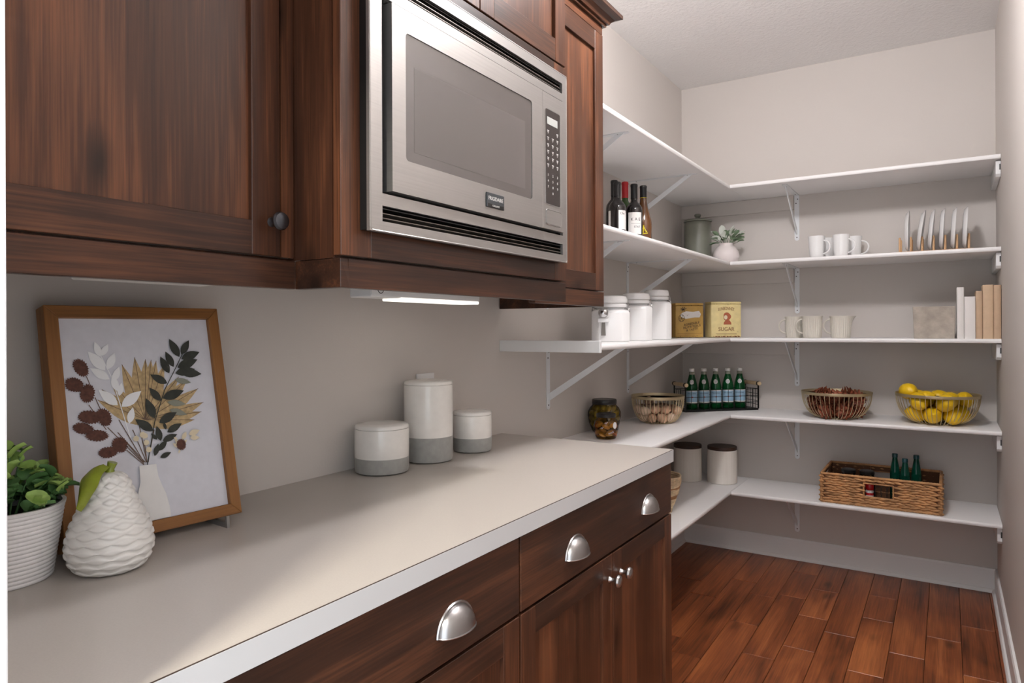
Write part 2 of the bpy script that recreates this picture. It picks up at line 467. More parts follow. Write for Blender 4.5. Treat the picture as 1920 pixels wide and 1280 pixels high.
# ------------------------------------------------------------------ shelves
T = [2.046, 1.6406, 1.237, 0.832, 0.4256]; TH = 0.0195
DL, DB = 0.3914, 0.4019
ORD = ['top', 'second', 'middle', 'fourth', 'lowest']
def nosed_x(x0, x1, y0, y1, z0, z1, r):
    """board whose x1 edge is bullnosed"""
    pts = [(x0, z0), (x0, z1)]
    for k in range(7):
        a = PI / 2 - PI * k / 6
        pts.append((x1 - r + r * math.cos(a), (z0 + z1) / 2 + (z1 - z0) / 2 * math.sin(a)))
    return G().prism(pts, 'Y', y0, y1)
def nosed_y(x0, x1, y0, y1, z0, z1, r):
    pts = [(y1, z0), (y1, z1)]
    for k in range(7):
        a = PI / 2 - PI * k / 6
        pts.append((y0 + r - r * math.cos(a), (z0 + z1) / 2 + (z1 - z0) / 2 * math.sin(a)))
    return G().prism(pts, 'X', x0, x1)
left_what = ['above the wine bottles', 'carrying the wine bottles', 'carrying the white clamp jars', 'carrying the egg bowl', 'carrying the two wooden-lidded canisters']
back_what = ['with nothing on it', 'carrying the plate rack', 'carrying the books', 'carrying the lemon bowl', 'carrying the large wicker basket']
for i, z in enumerate(T):
    t = thing('shelf_board', 'white shelf board along the left wall ' + left_what[i], 'shelf', (0, -2.0, z), group='white pantry shelf boards')
    nosed_x(0.0005, DL, 0, 1.9995, -TH, 0, 0.006).build('board', 'shelf', t, smooth=0.6)
    if i == 2:
        G().box(0.0005, DL + 0.004, -0.016, 0.0, -0.0275, 0.0125).build('end_board', 'white_trim', t, bevel=0.0015)
    t = thing('shelf_board', 'white shelf board along the back wall ' + back_what[i], 'shelf', (DL + 0.0015, 0, z), group='white pantry shelf boards')
    nosed_y(0, W - DL - 0.003, -DB, -0.0005, -TH, 0, 0.006).build('board', 'shelf', t, smooth=0.6)
    # painted cleat on the back wall, left of the bracket
    tag(G().box(0.001, 0.64, -0.018, -0.0005, z - TH - 0.079, z - TH - 0.001).build('wall_cleat', 'wall', bevel=0.001),
        'wall-coloured wooden cleat under the %s back shelf' % ORD[i], 'cleat', 'painted cleats on the back wall')
    # white support board on the right wall with a metal clip
    t = thing('side_support', 'small white support board on the right wall under the %s shelf' % ORD[i], 'shelf support', (W, 0, z - TH), group='supports on the right wall')
    G().prism([(-0.372, -0.004), (-0.372, -0.062), (-0.36, -0.074), (-0.002, -0.074), (-0.002, -0.004)], 'X', -0.019, -0.0005).build('board', 'white_trim', t, bevel=0.001)
    G().box(-0.006, -0.001, -0.3745, -0.372, -0.045, -0.02).build('clip', 'steel_screw', t)

# ------------------------------------------------------------------ brackets
def make_bracket():
    """local frame: leg on the wall at y=0 (room is -y), arm under the shelf at z=0"""
    root = thing('shelf_bracket', None, 'shelf bracket')
    pts = [(-0.0125, 0.0), (0.0125, 0.0), (0.0125, -0.240)] + [(0.0125 * math.cos(-PI * k / 6), -0.240 - 0.0125 * math.sin(PI * k / 6)) for k in range(1, 6)] + [(-0.0125, -0.240)]
    G().prism(pts, 'Y', -0.0035, -0.0003).build('wall_leg', 'bracket', root)
    pts = [(-0.0125, -0.0035), (0.0125, -0.0035), (0.0125, -0.345), (0.0125 * 0.5, -0.356), (-0.0125 * 0.5, -0.356), (-0.0125, -0.345)]
    G().prism(pts, 'Z', -0.0035, -0.0003).build('shelf_arm', 'bracket', root)
    # flat brace, wide in the vertical plane
    a = Vector((0, -0.004, -0.205)); b = Vector((0, -0.318, -0.004)); d = (b - a).normalized(); nrm = Vector((0, -d.z, d.y)) * 0.0115
    g = G(); q = [a + nrm, a - nrm, b - nrm + d * 0.0, b + nrm]
    q[0] = Vector((0, -0.004, a.z + 0.016)); q[1] = Vector((0, -0.004, a.z - 0.014)); q[2] = Vector((0, b.y - 0.016, -0.004)); q[3] = Vector((0, b.y + 0.018, -0.004))
    g.add([(-0.0022, p.y, p.z) for p in q] + [(0.0022, p.y, p.z) for p in q], [(0, 1, 2, 3), (7, 6, 5, 4), (0, 4, 5, 1), (1, 5, 6, 2), (2, 6, 7, 3), (3, 7, 4, 0)])
    g.build('brace', 'bracket', root)
    for (x, z) in ((0.004, -0.022), (-0.004, -0.045), (0.0, -0.235)):
        G().lathe([(0.0032, 0), (0.0026, 0.0015)], 10).build('screw', 'steel_screw', root, loc=(x, -0.0035, z), rot=(PI / 2, 0, 0))
    for y in (-0.05, -0.31):
        G().lathe([(0.0032, 0), (0.0026, 0.0015)], 10).build('screw', 'steel_screw', root, loc=(0.0, y, -0.0035), rot=(PI, 0, 0))
    return root
def copy_tree(o, parent=None):
    c = o.copy(); COL.objects.link(c); c.parent = parent
    for ch in list(o.children): copy_tree(ch, c)
    return c
br0 = make_bracket(); first = True
spots = [('back', 0, 0.655), ('back', 1, 0.655), ('back', 2, 0.653), ('back', 3, 0.652), ('back', 4, 0.650),
         ('left', 0, -1.668), ('left', 0, -0.846), ('left', 1, -1.668), ('left', 1, -0.846), ('left', 2, -1.664), ('left', 2, -0.847)]
for side, i, c in spots:
    b = br0 if first else copy_tree(br0); first = False
    if side == 'back':
        b.location = (c, 0, T[i] - TH); b.rotation_euler = (0, 0, 0)
        tag(b, 'white metal bracket on the back wall under the %s shelf' % ORD[i], 'shelf bracket', 'white shelf brackets')
    else:
        b.location = (0, c, T[i] - TH); b.rotation_euler = (0, 0, PI / 2)
        tag(b, 'white metal bracket on the left wall under the %s shelf, %s' % (ORD[i], 'nearer the wooden cabinets' if c < -1.2 else 'nearer the back corner'), 'shelf bracket', 'white shelf brackets')

# ------------------------------------------------------------------ cabinet helpers
def knob(parent, m, loc, rot, s=1.0):
    prof = [(0.0, 0.0), (0.0085, 0.0), (0.006, 0.004), (0.0048, 0.012), (0.007, 0.017), (0.0145, 0.020), (0.0158, 0.0245), (0.0135, 0.029), (0.007, 0.0315), (0, 0.032)]
    return G().lathe([(r * s, z * s) for r, z in prof], 24).build('knob', m, parent, smooth=0.7, loc=loc, rot=rot)

def panel_door(parent, x, y0, y1, z0, z1, sw=0.057, rw=0.057, th=0.019, knob_at=None, knob_mat='pewter', tr=None):
    """frame-and-panel door facing +X, front plane at x"""
    d = part_empty('door', parent); tr = tr or rw
    G().box(x - th, x, y0, y0 + sw, z0, z1).build('stile', 'wood_v', d, bevel=0.0012, segs=1)
    G().box(x - th, x, y1 - sw, y1, z0, z1).build('stile', 'wood_v', d, bevel=0.0012, segs=1)
    G().box(x - th, x - 0.0004, y0 + sw, y1 - sw, z0, z0 + rw).build('rail', 'wood_h', d, bevel=0.0008, segs=1)
    G().box(x - th, x - 0.0004, y0 + sw, y1 - sw, z1 - tr, z1).build('rail', 'wood_h', d, bevel=0.0008, segs=1)
    G().box(x - th + 0.002, x - 0.009, y0 + sw - 0.004, y1 - sw + 0.004, z0 + rw - 0.004, z1 - tr + 0.004).build('panel', 'wood_v', d)
    if knob_at: knob(d, knob_mat, (x, knob_at[0], knob_at[1]), (0, PI / 2, 0))
    return d

# ------------------------------------------------------------------ upper cabinets
ZB, ZT = 1.3616, 2.262           # underside of the light rail, top of the boxes
CB = 1.412                       # underside of the boxes
# left cabinet
t = thing('wall_cabinet', 'dark wooden wall cabinet with round knob above the framed picture', 'cabinet', (0, -3.53, CB))
def shift_children(root):
    """children were built in room coordinates: make them local to the root's base"""
    for ch in root.children:
        ch.location = Vector(ch.location) - Vector(root.location)
U1 = t
G().box(0.001, 0.366, YF + 0.002, -3.2525, CB, ZT).build('body', 'wood_v', U1)
panel_door(U1, 0.386, YF + 0.03, -3.281, CB + 0.004, ZT - 0.004, knob_at=(-3.2995, 1.474))
G().box(0.366, 0.3855, -3.2785, -3.2525, CB + 0.004, ZT - 0.004).build('filler_strip', 'wood_v', U1)
G().box(0.370, 0.390, YF + 0.002, -3.2525, ZB, CB - 0.001).build('light_rail', 'wood_h', U1, bevel=0.001, segs=1)
shift_children(U1)
# microwave cabinet
U2 = thing('microwave_cabinet', 'deeper dark wooden wall cabinet housing the built-in microwave', 'cabinet', (0, -2.85, CB))
y0, y1 = -3.2505, -2.447
G().box(0.001, 0.481, y0, y0 + 0.018, CB, ZT).build('side_panel', 'wood_v', U2)
G().box(0.001, 0.481, y1 - 0.018, y1, CB, ZT).build('side_panel', 'wood_v', U2)
G().box(0.001, 0.481, y0 + 0.018, y1 - 0.018, CB, CB + 0.018).build('bottom_board', 'wood_h', U2)
G().box(0.001, 0.481, y0 + 0.018, y1 - 0.018, ZT - 0.018, ZT).build('top_board', 'wood_h', U2)
G().box(0.001, 0.012, y0 + 0.018, y1 - 0.018, CB + 0.018, ZT - 0.018).build('back_board', 'wood_v', U2)
G().box(0.4825, 0.5015, y0, -3.179, CB + 0.004, 1.983).build('stile', 'wood_v', U2, bevel=0.0012, segs=1)
G().box(0.4825, 0.5015, -2.509, y1, CB + 0.004, 1.983).build('stile', 'wood_v', U2, bevel=0.0012, segs=1)
G().box(0.4825, 0.5013, -3.179, -2.509, CB + 0.004, 1.476).build('rail', 'wood_h', U2, bevel=0.0012, segs=1)
G().box(0.4825, 0.5013, -3.179, -2.509, 1.924, 1.983).build('rail', 'wood_h', U2, bevel=0.0012, segs=1)
panel_door(U2, 0.5015, y0 + 0.002, -2.8435, 1.987, ZT - 0.004, sw=0.054, rw=0.058)
panel_door(U2, 0.5015, -2.8405, y1, 1.987, ZT - 0.004, sw=0.054, rw=0.058)
G().box(0.386, 0.5, y0, y0 + 0.019, ZB, CB - 0.001).box(0.481, 0.5, y0 + 0.019, y1, ZB, CB - 0.001).build('light_rail', 'wood_h', U2, bevel=0.001, segs=1)
shift_children(U2)
# narrow cabinet at the end
U3 = thing('wall_cabinet', 'narrow dark wooden wall cabinet at the end, beside the wine shelf', 'cabinet', (0, -2.13, CB))
G().box(0.001, 0.384, -2.4465, -2.0015, CB, ZT).build('body', 'wood_v', U3)
panel_door(U3, 0.404, -2.4445, -2.0005, CB + 0.001, 2.2545, sw=0.058, rw=0.055, tr=0.062)
G().box(0.384, 0.404, -2.4465, -2.0, ZB, CB - 0.003).box(0.001, 0.384, -2.016, -2.0, ZB, CB - 0.003).build('light_rail', 'wood_h', U3, bevel=0.001, segs=1)
G().box(0.384, 0.402, -2.4465, -2.0, 2.2575, 2.30).box(0.001, 0.384, -2.016, -2.0, 2.2625, 2.30).build('frieze', 'wood_h', U3)
# crown moulding, mitred round the end of the cabinet
prof = [(0.0, 2.283), (0.010, 2.283), (0.010, 2.292), (0.018, 2.292), (0.022, 2.300), (0.032, 2.308), (0.046, 2.313), (0.052, 2.315), (0.052, 2.327), (0.0, 2.327)]
g = G(); n = len(prof)
for o_, z_ in prof: g.v.append((0.402 + o_, -2.4465, z_))
for o_, z_ in prof: g.v.append((0.402 + o_, -2.0 + o_, z_))
for o_, z_ in prof: g.v.append((0.001, -2.0 + o_, z_))
for s_ in (0, n):
    for k in range(n): g.f.append((s_ + k, s_ + (k + 1) % n, s_ + n + (k + 1) % n, s_ + n + k))
g.f += [tuple(range(n)), tuple(reversed(range(2 * n, 3 * n)))]
g.build('crown_moulding', 'wood_h', U3)
shift_children(U3)

# ------------------------------------------------------------------ under-cabinet lights
def cabinet_light(ya, yb, x, label, plug=False, low=0.046):
    t = thing('under_cabinet_light', label, 'light fixture', (x, ya, CB))
    L = yb - ya
    G().box(-0.035, 0.035, 0, L, -low, -0.001).build('housing', 'white_trim', t, bevel=0.003)
    G().box(-0.026, 0.037, 0.10, L - 0.005, -low - 0.006, -low + 0.002).build('diffuser', 'strip_glow' if plug else 'print_white', t, bevel=0.003)
    G().box(0.035, 0.0365, 0.0, 0.07, -0.040, -0.004).build('end_cap', 'white_trim', t)
    if plug:
        for dy, dz in ((0.024, -0.014), (0.036, -0.014), (0.030, -0.026)):
            G().box(0.0352, 0.0372, dy - 0.0018, dy + 0.0018, dz - 0.0045, dz + 0.0045).build('socket_slot', 'ink', t)
        G().tube([(0.0366, 0.030 + 0.012 * math.cos(a), -0.020 + 0.017 * math.sin(a)) for a in [2 * PI * k / 20 for k in range(20)]], 0.0009, 5, closed=True).build('socket_outline', 'ink', t)
cabinet_light(-2.905, -2.47, 0.20, 'white slim light fixture with a socket under the microwave cabinet', True)
cabinet_light(-3.62, -3.29, 0.20, 'white slim light fixture under the wall cabinet above the picture', low=0.034)

# ------------------------------------------------------------------ microwave
MW = thing('microwave', 'stainless steel built-in microwave with dark window in the wooden cabinet', 'microwave', (0, -2.848, 1.46))
xa, xf = 0.5185, 0.526           # back and front of the steel trim face
ya, yb, za, zb = -3.2075, -2.487, 1.4605, 1.944
oy0, oy1, oz0, oz1 = -3.1735, -2.5115, 1.5285, 1.874     # door opening
s0, s1 = -3.1765, -2.5115        # vent slots
G().box(0.502, 0.5185, ya + 0.001, oy0, za + 0.002, zb - 0.002).box(0.502, 0.5185, oy1, yb - 0.001, za + 0.002, zb - 0.002).box(0.502, 0.5185, oy0, oy1, za + 0.002, 1.4785).box(0.502, 0.5185, oy0, oy1, 1.921, zb - 0.002).build('trim_shell', 'black', MW)
fr = G()
fr.box(xa, xf, ya, s0, za, zb).box(xa, xf, s1, yb, za, zb)
fr.box(xa, xf, s0, s1, za, 1.4795).box(xa, xf, s0, s1, 1.507, oz0).box(xa, xf, s0, s1, oz1, 1.8935).box(xa, xf, s0, s1, 1.9195, zb)
fr.build('trim_frame', 'steel', MW)
# rounded edge of the trim
G().tube([(xf - 0.0015, ya + 0.006, za + 0.0015), (xf - 0.0015, yb - 0.006, za + 0.0015), (xf - 0.0015, yb - 0.0015, za + 0.006), (xf - 0.0015, yb - 0.0015, zb - 0.006), (xf - 0.0015, yb - 0.006, zb - 0.0015), (xf - 0.0015, ya + 0.006, zb - 0.0015), (xf - 0.0015, ya + 0.0015, zb - 0.006), (xf - 0.0015, ya + 0.0015, za + 0.006)], 0.0022, 6, closed=True).build('trim_edge', 'steel', MW)
G().box(0.40, 0.5035, s0 - 0.001, s1 + 0.001, 1.478, 1.922).build('oven_body', 'black', MW)
for zc0, zc1 in ((1.4795, 1.507), (1.8935, 1.9195)):
    G().box(0.5035, 0.505, s0, s1, zc0, zc1).build('vent_back', 'black', MW)
    for k in range(3):
        zz = zc0 + (zc1 - zc0) * (k + 0.6) / 3.3
        G().prism([(0.506, zz - 0.002), (0.521, zz + 0.001), (0.521, zz + 0.0025), (0.506, zz + 0.0005)], 'Y', s0 + 0.001, s1 - 0.001).build('louver', 'grey_metal' if k < 2 else 'black', MW)
xd = 0.5335
dr = part_empty('oven_door', MW)
dy0, dy1, dz0, dz1 = -3.1585, -2.6275, 1.5345, 1.868
wy0, wy1, wz0, wz1 = -3.1225, -2.6755, 1.5955, 1.8275
def ring_plate(x0, x1, oy, oz, hole, r):
    """plate in the YZ plane with a rounded-rectangle hole"""
    cy, cz = (hole[0] + hole[1]) / 2, (hole[2] + hole[3]) / 2
    inn = [(cy + p[0], cz + p[1]) for p in rounded_rect(hole[1] - hole[0], hole[3] - hole[2], r, 4)]
    out = []
    for (py, pz) in inn:
        ty = (oy[1] - cy) / (py - cy) if py > cy else (oy[0] - cy) / (py - cy)
        tz = (oz[1] - cz) / (pz - cz) if pz > cz else (oz[0] - cz) / (pz - cz)
        k = min(ty, tz); out.append((cy + (py - cy) * k, cz + (pz - cz) * k))
    # push the nearest outer point onto each corner
    for c_ in ((oy[0], oz[0]), (oy[0], oz[1]), (oy[1], oz[0]), (oy[1], oz[1])):
        i_ = min(range(len(out)), key=lambda q: (out[q][0] - c_[0]) ** 2 + (out[q][1] - c_[1]) ** 2); out[i_] = c_
    n_ = len(inn); g_ = G()
    g_.add([(x1, a_, b_) for a_, b_ in out] + [(x1, a_, b_) for a_, b_ in inn] + [(x0, a_, b_) for a_, b_ in out] + [(x0, a_, b_) for a_, b_ in inn],
           sum([[(k, (k + 1) % n_, n_ + (k + 1) % n_, n_ + k), (2 * n_ + k, 3 * n_ + k, 3 * n_ + (k + 1) % n_, 2 * n_ + (k + 1) % n_),
                 (n_ + k, n_ + (k + 1) % n_, 3 * n_ + (k + 1) % n_, 3 * n_ + k), (k, 2 * n_ + k, 2 * n_ + (k + 1) % n_, (k + 1) % n_)] for k in range(n_)], []))
    return g_
ring_plate(0.5065, xd, (dy0, dy1), (dz0, dz1), (wy0, wy1, wz0, wz1), 0.008).build('door_frame', 'steel', dr)
G().box(0.51, xd - 0.002, wy0 - 0.001, wy1 + 0.001, wz0 - 0.001, wz1 + 0.001).build('window', 'mw_glass', dr)
G().box(xd - 0.002, xd - 0.0017, wy0 + 0.025, wy1 - 0.03, wz0 + 0.02, wz1 - 0.055).build('window_screen', mat('window_screen_grey', (104, 98, 95), 0.2), dr)
cp = part_empty('control_panel', MW)
G().box(0.5065, xd, dy1 + 0.0012, -2.5185, dz0, dz1).build('panel_plate', 'steel', cp, bevel=0.001, segs=1)
G().prism([(-2.5765 + a_, 1.7125 + b_) for a_, b_ in rounded_rect(0.074, 0.233, 0.005, 3)], 'X', xd, xd + 0.0006).build('key_panel', 'panel_black', cp)
G().tube([(xd + 0.0004, -2.5765 + a_, 1.7125 + b_) for a_, b_ in rounded_rect(0.075, 0.234, 0.005, 3)], 0.0009, 5, closed=True).build('key_panel_rim', 'steel', cp)
G().box(xd + 0.0006, xd + 0.0011, -2.605, -2.553, 1.7925, 1.8105).build('display', 'lcd', cp)
onx_ = lambda y_, z_: (lambda a_, b_, c_: (xd + 0.0008 + c_, y_ + a_, z_ + b_))
keys = G()
for r_ in range(6):
    for c_ in range(3):
        yy = -2.6005 + 0.0235 * c_; zz = 1.775 - 0.0165 * r_ - 0.004 * c_ * 0
        if r_ == 0 and c_ == 1: continue
        keys.box(xd + 0.0006, xd + 0.0009, yy - 0.0045, yy + 0.0045, zz + 0.001, zz + 0.0025)
        keys.box(xd + 0.0006, xd + 0.0009, yy - 0.0035, yy + 0.0035, zz - 0.002, zz - 0.0008)
        keys.box(xd + 0.0006, xd + 0.0009, yy - 0.001, yy + 0.001, zz - 0.0055, zz - 0.0035)
keys.build('key_marks', 'print_white', cp)
for i_, ch in enumerate('1234567890'):
    r_, c_ = (i_ // 3, i_ % 3) if ch != '0' else (3, 1)
    text('key_digit', ch, 0.0085, 'print_white', cp, onx_(-2.6005 + 0.0235 * c_, 1.668 - 0.0145 * r_))
G().prism([(-2.5725 + a_, 1.5645 + b_) for a_, b_ in rounded_rect(0.076, 0.034, 0.006, 3)], 'X', xd, xd + 0.0016).build('open_button', 'steel', cp)
G().tube([(xd + 0.0006, -2.5725 + a_, 1.5645 + b_) for a_, b_ in rounded_rect(0.079, 0.037, 0.007, 3)], 0.001, 5, closed=True).build('button_rim', 'steel', cp)
bd = G().box(xd, xd + 0.003, -2.869, -2.802, 1.5505, 1.5815).build('badge', 'badge', dr, bevel=0.0008, segs=1)
text('badge_lettering', 'FRIGIDAIRE', 0.0118, 'print_white', dr, lambda a_, b_, c_: (xd + 0.0032 + c_, -2.8355 + a_, 1.5695 + b_), sx=0.95)
G().box(xd + 0.003, xd + 0.0032, -2.866, -2.805, 1.5515, 1.558).build('badge_strip', 'black', dr)
text('badge_lettering', 'GALLERY', 0.0052, 'print_white', dr, lambda a_, b_, c_: (xd + 0.0034 + c_, -2.8355 + a_, 1.5547 + b_), sx=1.35)
shift_children(MW)

# ------------------------------------------------------------------ base cabinets and counter
BX = 0.632
def base_cabinet(label, y0, y1, pulls, doors):
    t = thing('base_cabinet', label, 'cabinet', (0, (y0 + y1) / 2, 0))
    G().box(0.001, BX - 0.02, y0 + 0.0005, y1 - 0.0005, 0.10, 0.8752).build('body', 'wood_v', t)
    G().box(0.001, BX - 0.08, y0 + 0.0005, y1 - 0.0005, 0.0, 0.10).build('toe_kick', 'wood_h', t)
    d = part_empty('drawer', t)
    G().box(BX - 0.0195, BX, y0 + 0.002, y1 - 0.002, 0.719, 0.8725).build('drawer_front', 'wood_h', d, bevel=0.0015, segs=1)
    for py in pulls:
        nu, nv = 16, 8; g_ = G(); a_, b_, c_ = 0.048, 0.043, 0.027
        for iu in range(nu + 1):
            for iv in range(nv + 1):
                u_, v_ = PI * iu / nu, PI / 2 * iv / nv
                g_.v.append((BX + 0.0015 + c_ * math.sin(u_) * math.cos(v_), py - a_ * math.cos(u_), 0.768 + b_ * math.sin(u_) * math.sin(v_)))
        for iu in range(nu):
            for iv in range(nv):
                q = iu * (nv + 1) + iv; g_.f.append((q, q + nv + 1, q + nv + 2, q + 1))
        g_.tube([(BX + 0.0015, py - a_ * 1.04 * math.cos(PI * k / 20), 0.768 + b_ * 1.04 * math.sin(PI * k / 20)) for k in range(21)], 0.0028, 6)
        g_.tube([(BX + 0.0015 + c_ * math.sin(PI * k / 20), py - a_ * math.cos(PI * k / 20), 0.768) for k in range(21)], 0.0017, 6)
        g_.build('cup_pull', 'nickel', d, smooth=0.9)
    for (da, db, ky) in doors:
        panel_door(t, BX, da, db, 0.115, 0.713, sw=0.058, rw=0.058, knob_at=(ky, 0.652), knob_mat='nickel')
    shift_children(t)
base_cabinet('dark wooden base cabinet with one wide drawer below the framed picture', YF + 0.003, -2.8975, (-3.566, -3.1125), ((YF + 0.006, -3.351, -3.385), (-3.348, -2.8995, -3.32)))
base_cabinet('dark wooden base cabinet with twin cup pulls and two doors beneath the stoneware canisters', -2.8955, -2.0035, (-2.654, -2.200), ((-2.8935, -2.4475, -2.4655), (-2.4445, -2.0045, -2.396)))
CT = thing('countertop', 'grey-beige laminate countertop with pale edge above the base cabinets', 'countertop', (0, -2.9, 0.876))
G().box(0.0005, 0.6385, YF + 0.0005, -2.0045, 0.8765, 0.914).build('top', 'counter', CT)
G().box(0.6385, 0.6395, YF + 0.0005, -2.0035, 0.9125, 0.9139).build('seam_line', 'dark_line', CT)
G().box(0.6385, 0.6402, YF + 0.0005, -2.0030, 0.8765, 0.9126).box(0.0005, 0.6402, -2.0045, -2.0030, 0.8765, 0.9132).build('edge_band', 'counter_edge', CT)
shift_children(CT)

# ------------------------------------------------------------------ wall outlet behind the tall canister
WO = thing('wall_outlet', 'white wall outlet plate behind the tall canister', 'outlet', (0, -2.4335, 1.09))
G().box(0.0003, 0.006, -0.041, 0.041, -0.058, 0.065).build('plate', 'white_trim', WO, bevel=0.002)
for dz in (-0.028, 0.030):
    rc = G().box(0.006, 0.0075, -0.017, 0.017, dz - 0.016, dz + 0.016).build('socket', 'white_trim', WO, bevel=0.0005)
    G().box(0.0075, 0.0078, -0.008, -0.0062, dz - 0.002, dz + 0.008).box(0.0075, 0.0078, 0.0062, 0.008, dz - 0.002, dz + 0.008).build('slots', 'ink', rc)

# ------------------------------------------------------------------ ceiling lamp (above the picture's edge)
CL = thing('ceiling_lamp', 'small round ceiling lamp with lit glass globe', 'ceiling light', (0.95, -2.2, H))
G().lathe([(0.0, -0.001), (0.075, -0.001), (0.075, -0.012), (0.05, -0.022), (0.03, -0.03), (0.03, -0.052), (0.0, -0.052)], 40, caps=False).build('canopy', 'nickel', CL, smooth=0.6)
G().ellipsoid((0, 0, -0.135), 0.085, 0.085, 0.085, 28, 18).build('glass_globe', 'lamp_glow', CL, smooth=1.5)

# ------------------------------------------------------------------ stoneware canisters on the counter
ZC = 0.914
def stone_canister(label, x, y, r, h, grey):
    t = thing('canister', label, 'canister', (x, y, ZC), group='grey and white stoneware canisters')
    G().lathe([(0.0, 0.0), (r * 0.86, 0.0), (r * 0.97, 0.004), (r * 0.995, 0.012), (r, grey)], 48, caps=False).build('stone_base', 'stone', t, smooth=0.8)
    G().lathe([(r, grey), (r * 1.003, grey + 0.001), (r * 1.003, h - 0.018), (r * 0.985, h - 0.0145), (0.0, h - 0.0145)], 48, caps=False).build('glazed_body', 'glaze', t, smooth=0.8)
    G().lathe([(r * 0.96, h - 0.0145), (r * 1.0, h - 0.0125), (r * 1.0, h - 0.007), (r * 0.95, h - 0.003), (r * 0.6, h), (0, h + 0.001)], 48, caps=False).build('lid', 'glaze', t, smooth=0.8)
stone_canister('short white canister with grey stone base, left of the tall one', 0.093, -2.721, 0.0713, 0.130, 0.042)
stone_canister('tall white canister with grey stone base', 0.098, -2.534, 0.0700, 0.232, 0.072)
stone_canister('short white canister with grey stone base, right of the tall one', 0.116, -2.344, 0.0600, 0.126, 0.044)

# ------------------------------------------------------------------ framed picture on a small stand
th_, tilt = 0.0718, 0.215
fw_, fh_ = 0.3125, 0.415
e = Vector((math.sin(th_), math.cos(th_), 0)); nr = Vector((-math.cos(th_), math.sin(th_), 0))
nn = Vector((0, 0, 1)) * math.cos(tilt) + nr * math.sin(tilt)
BR = Vector((0.1783, -3.209, 0.929)); BL = BR - e * fw_
ART = bpy.data.objects.new('framed_picture', None); COL.objects.link(ART)
mw = Matrix((e, nn.cross(e), nn)).transposed().to_4x4(); mw.translation = BL
ART.matrix_world = mw
tag(ART, 'wooden framed botanical picture of dried flowers in a white vase', 'picture')
bw, bd_ = 0.0215, 0.034
def mitre(name, pts, m):
    G().prism(pts, 'Y', 0.0, bd_).build(name, m, ART, bevel=0.001, segs=1)
mitre('frame_side', [(0, 0), (bw, bw), (bw, fh_ - bw), (0, fh_)], 'art_wood')
mitre('frame_side', [(fw_, 0), (fw_, fh_), (fw_ - bw, fh_ - bw), (fw_ - bw, bw)], 'art_wood')
mitre('frame_bar', [(0, 0), (fw_, 0), (fw_ - bw, bw), (bw, bw)], 'art_wood_h')
mitre('frame_bar', [(0, fh_), (bw, fh_ - bw), (fw_ - bw, fh_ - bw), (fw_, fh_)], 'art_wood_h')
G().box(bw - 0.002, fw_ - bw + 0.002, 0.010, 0.014, bw - 0.002, fh_ - bw + 0.002).build('picture_sheet', 'paper', ART)
YS = [0.0099]
def lay():
    YS[0] -= 0.00025; return YS[0]
def leaf_poly(a, b, w, n=7):
    a, b = Vector(a), Vector(b); d = b - a; p = Vector((-d.y, d.x)) * w
    up_ = [a + d * (k / n) + p * math.sin(PI * (k / n) ** 0.85) * 0.5 for k in range(n + 1)]
    dn = [a + d * (k / n) - p * math.sin(PI * (k / n) ** 0.85) * 0.5 for k in range(n - 1, 0, -1)]
    return [(q.x, q.y) for q in up_ + dn]
def flat(name, polys, m):
    """painted shapes, a hair above the sheet, each a little higher than the last"""
    g_ = G(); y_ = lay()
    for i, pl in enumerate(polys):
        yy = y_ - 0.00002 * i
        g_.add([(x, yy, z) for x, z in pl], [tuple(range(len(pl)))])
    y_ = YS[0] = y_ - 0.00002 * len(polys)
    return g_.build(name, m, ART)
def strip(pts, w):
    out, back = [], []
    for i, p in enumerate(pts):
        a = Vector(pts[max(i - 1, 0)]); b = Vector(pts[min(i + 1, len(pts) - 1)]); d = (b - a).normalized(); q = Vector((-d.y, d.x)) * w / 2
        out.append((p[0] + q.x, p[1] + q.y)); back.append((p[0] - q.x, p[1] - q.y))
    return out + back[::-1]
fb = (0.1506, 0.2036)
fan = [(0.0735, 0.2473), (0.0821, 0.2654), (0.099, 0.2759), (0.1202, 0.3087), (0.1436, 0.3209), (0.1626, 0.3165), (0.1731, 0.3151), (0.1822, 0.3128), (0.1964, 0.3045), (0.2218, 0.2797), (0.238, 0.2738), (0.2575, 0.2541), (0.2649, 0.2261), (0.2585, 0.2078), (0.2425, 0.1936)]
flat('painted_palm_fan', [leaf_poly((fb[0] + (a[0] - fb[0]) * 0.05, fb[1] - 0.012 + (a[1] - fb[1]) * 0.05), a, 0.23) for a in fan], 'a_tan')
flat('painted_fan_ribs', [strip([fb, a], 0.0009) for a in fan], 'a_stem')
stems = [[(0.0592, 0.2905), (0.0638, 0.2747)], [(0.0699, 0.252), (0.0761, 0.2315)], [(0.0852, 0.1974), (0.14, 0.1249)], [(0.1009, 0.1866), (0.1425, 0.1268)], [(0.1125, 0.1538), (0.1398, 0.1227)], [(0.1268, 0.188), (0.1446, 0.1265)], [(0.1052, 0.2085), (0.1403, 0.1271)], [(0.1386, 0.1957), (0.1455, 0.1263)], [(0.1643, 0.1835), (0.1468, 0.1261)], [(0.0587, 0.2398), (0.0828, 0.1932)], [(0.1101, 0.172), (0.139, 0.1274)], [(0.1445, 0.1675), (0.1455, 0.1263)], [(0.1547, 0.157), (0.1477, 0.126)]]
flat('painted_stems', [strip(s_, 0.0014) for s_ in stems], 'a_stem')['kind'] = 'stuff'
